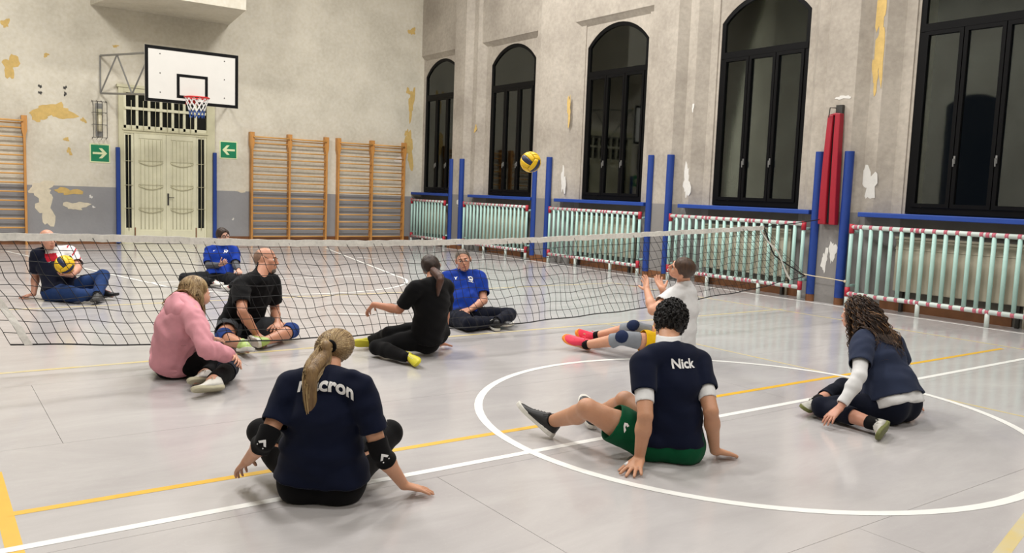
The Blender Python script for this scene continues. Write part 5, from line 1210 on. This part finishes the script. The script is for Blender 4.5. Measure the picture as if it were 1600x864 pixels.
# ================================================================ 10 player holding a ball far left
p = Person('ballman','seated bald person in white and navy polo shirt holding a ball, far left',H=1.76,bulk=1.08,face=(.5,-.86,.0),skinc=(206,150,126),hands=dict(r=dict(DOWN),l=dict(N=(0.1,.35,1),curl=.35,spread=.16)),h=.007,slouch=.02,belly=.02,footup=dict(r=(.3,-.2,1),l=(-.2,.3,1)))
sh_ = p.shirt([C_poloN,C_poloW,C_poloR],t=.016,sleeve=.78,hem=.02,name='polo_shirt',wr=.004,wseed=28,sl_t=.018,hemflare=.012,h=.008)
v,f = o_geo[sh_.name]; cen = v[f].mean(1)-p.J['neck']; sx = cen@p.Sc; sz = cen@p.U; sf = cen@p.Fc     # panels of the shirt
mi = np.zeros(len(f),int)
mi[(sx < .11)&(sz > -.19-.25*np.maximum(sx,-.2))] = 1
mi[(sx > .0)&(sx < .16)&(sz < -.10)&(sz > -.21)&(sf > -.05)] = 2
mi[(sx < -.14)&(np.abs(((sx*1.0+sz*.8)*9)%1-.5) < .09)] = 2
mi[(sx < -.13)&(sz > -.4)&(mi==0)] = 1; mi[(sx > .125)] = 0
sh_.data.polygons.foreach_set('material_index',mi.astype(np.int32))
cloth('collar',[(inflate(p.neckp,.016),[(p.U,p.J['neck']+p.U*.035),(-p.U,p.J['neck']-p.U*.01)])],C_poloN,sh_,h=.007,caps=[(p.U,p.J['neck']+p.U*.035,.12)])
mb = MB()
for a,b in ((.0,.0),(.02,-.06),(-.01,-.11)):
    c_ = p.J['shl']-p.Sc*(.035+a)+p.U*(.02+b)+p.Fc*.09; mb.tube([tuple(c_-p.Fc*.05),tuple(c_-p.Fc*.015)],.012,8)
p.trousers(C_jean,t=.013,end=1.95,name='jeans',wr=.005,h=.008)
p.shoe('r',S_black,S_black,S_red,C_sock); p.shoe('l',S_dkgrey,S_dkgrey,S_black,C_sock)
p.brows(H_grey); p.lips(); PB = p

# ================================================================ the two volleyballs
M_by = mat('ball_yellow',(240,196,24),.42,.06,30,.15,220); M_bn = mat('ball_navy',(34,44,78),.42,.06,30,.15,220); M_bs = mat('ball_seam',(30,30,34),.7)
def volleyball(c, r, rot, label):
    R = root('volleyball',tuple(c),label,'ball'); Rm = Matrix.Rotation(rot[0],3,'X')@Matrix.Rotation(rot[1],3,'Y')@Matrix.Rotation(rot[2],3,'Z')
    obj('bladder',MB().ball(c,r*.972,20,14),M_bs,R,True)
    for fc in range(6):
        ax = fc//2; sg = 1 if fc%2 else -1
        for st in range(3):
            mb = MB(); n,m = 7,4; e = .03; v = []
            for lay in (1.0,.965):
                for i in range(n+1):
                    for j in range(m+1):
                        a = -1+2*(i/n); b = -1+2*(st+j/m)/3; a = a*(1-e*.7)
                        lo,hi = -1+2*st/3,-1+2*(st+1)/3; b = lo+e+(b-lo)*(1-e*3)
                        a_,b_ = math.tan(a*PI/4),math.tan(b*PI/4)
                        q = [0,0,0]; q[ax] = sg; q[(ax+1)%3] = a_; q[(ax+2)%3] = b_
                        d = Vector(q).normalized(); edge = (i in (0,n)) or (j in (0,m)); rr = r*lay*(1-.006*edge)
                        v.append(tuple(Vector(c)+Rm@d*rr))
            N_ = (n+1)*(m+1); f = []
            for i in range(n):
                for j in range(m):
                    k = i*(m+1)+j; q = (k,k+m+1,k+m+2,k+1); f.append(q if sg > 0 else q[::-1])
            rim_ = [i*(m+1) for i in range(n+1)]+[n*(m+1)+j for j in range(1,m+1)]+[i*(m+1)+m for i in range(n-1,-1,-1)]+[j for j in range(m-1,0,-1)]
            for x,y in zip(rim_,rim_[1:]+rim_[:1]):
                q = (x,y,y+N_,x+N_); f.append(q[::-1] if sg > 0 else q)
            mb.add(v,f); obj('panel',mb,M_bn if (st==1)^(ax==2) and not (ax==2 and st!=1) else M_by,R,True)
volleyball((5.20,6.98,1.755),.108,(.5,.4,.2),'yellow and navy volleyball in the air above the net')
cb = PB.J['fil']*.55+PB.J['wrl']*.45
ballc = (float(cb[0])+.0,float(cb[1])-.04,float(cb[2])+.132)
volleyball(ballc,.105,(.3,.9,.6),'yellow and navy volleyball held against the polo shirt at the far left')
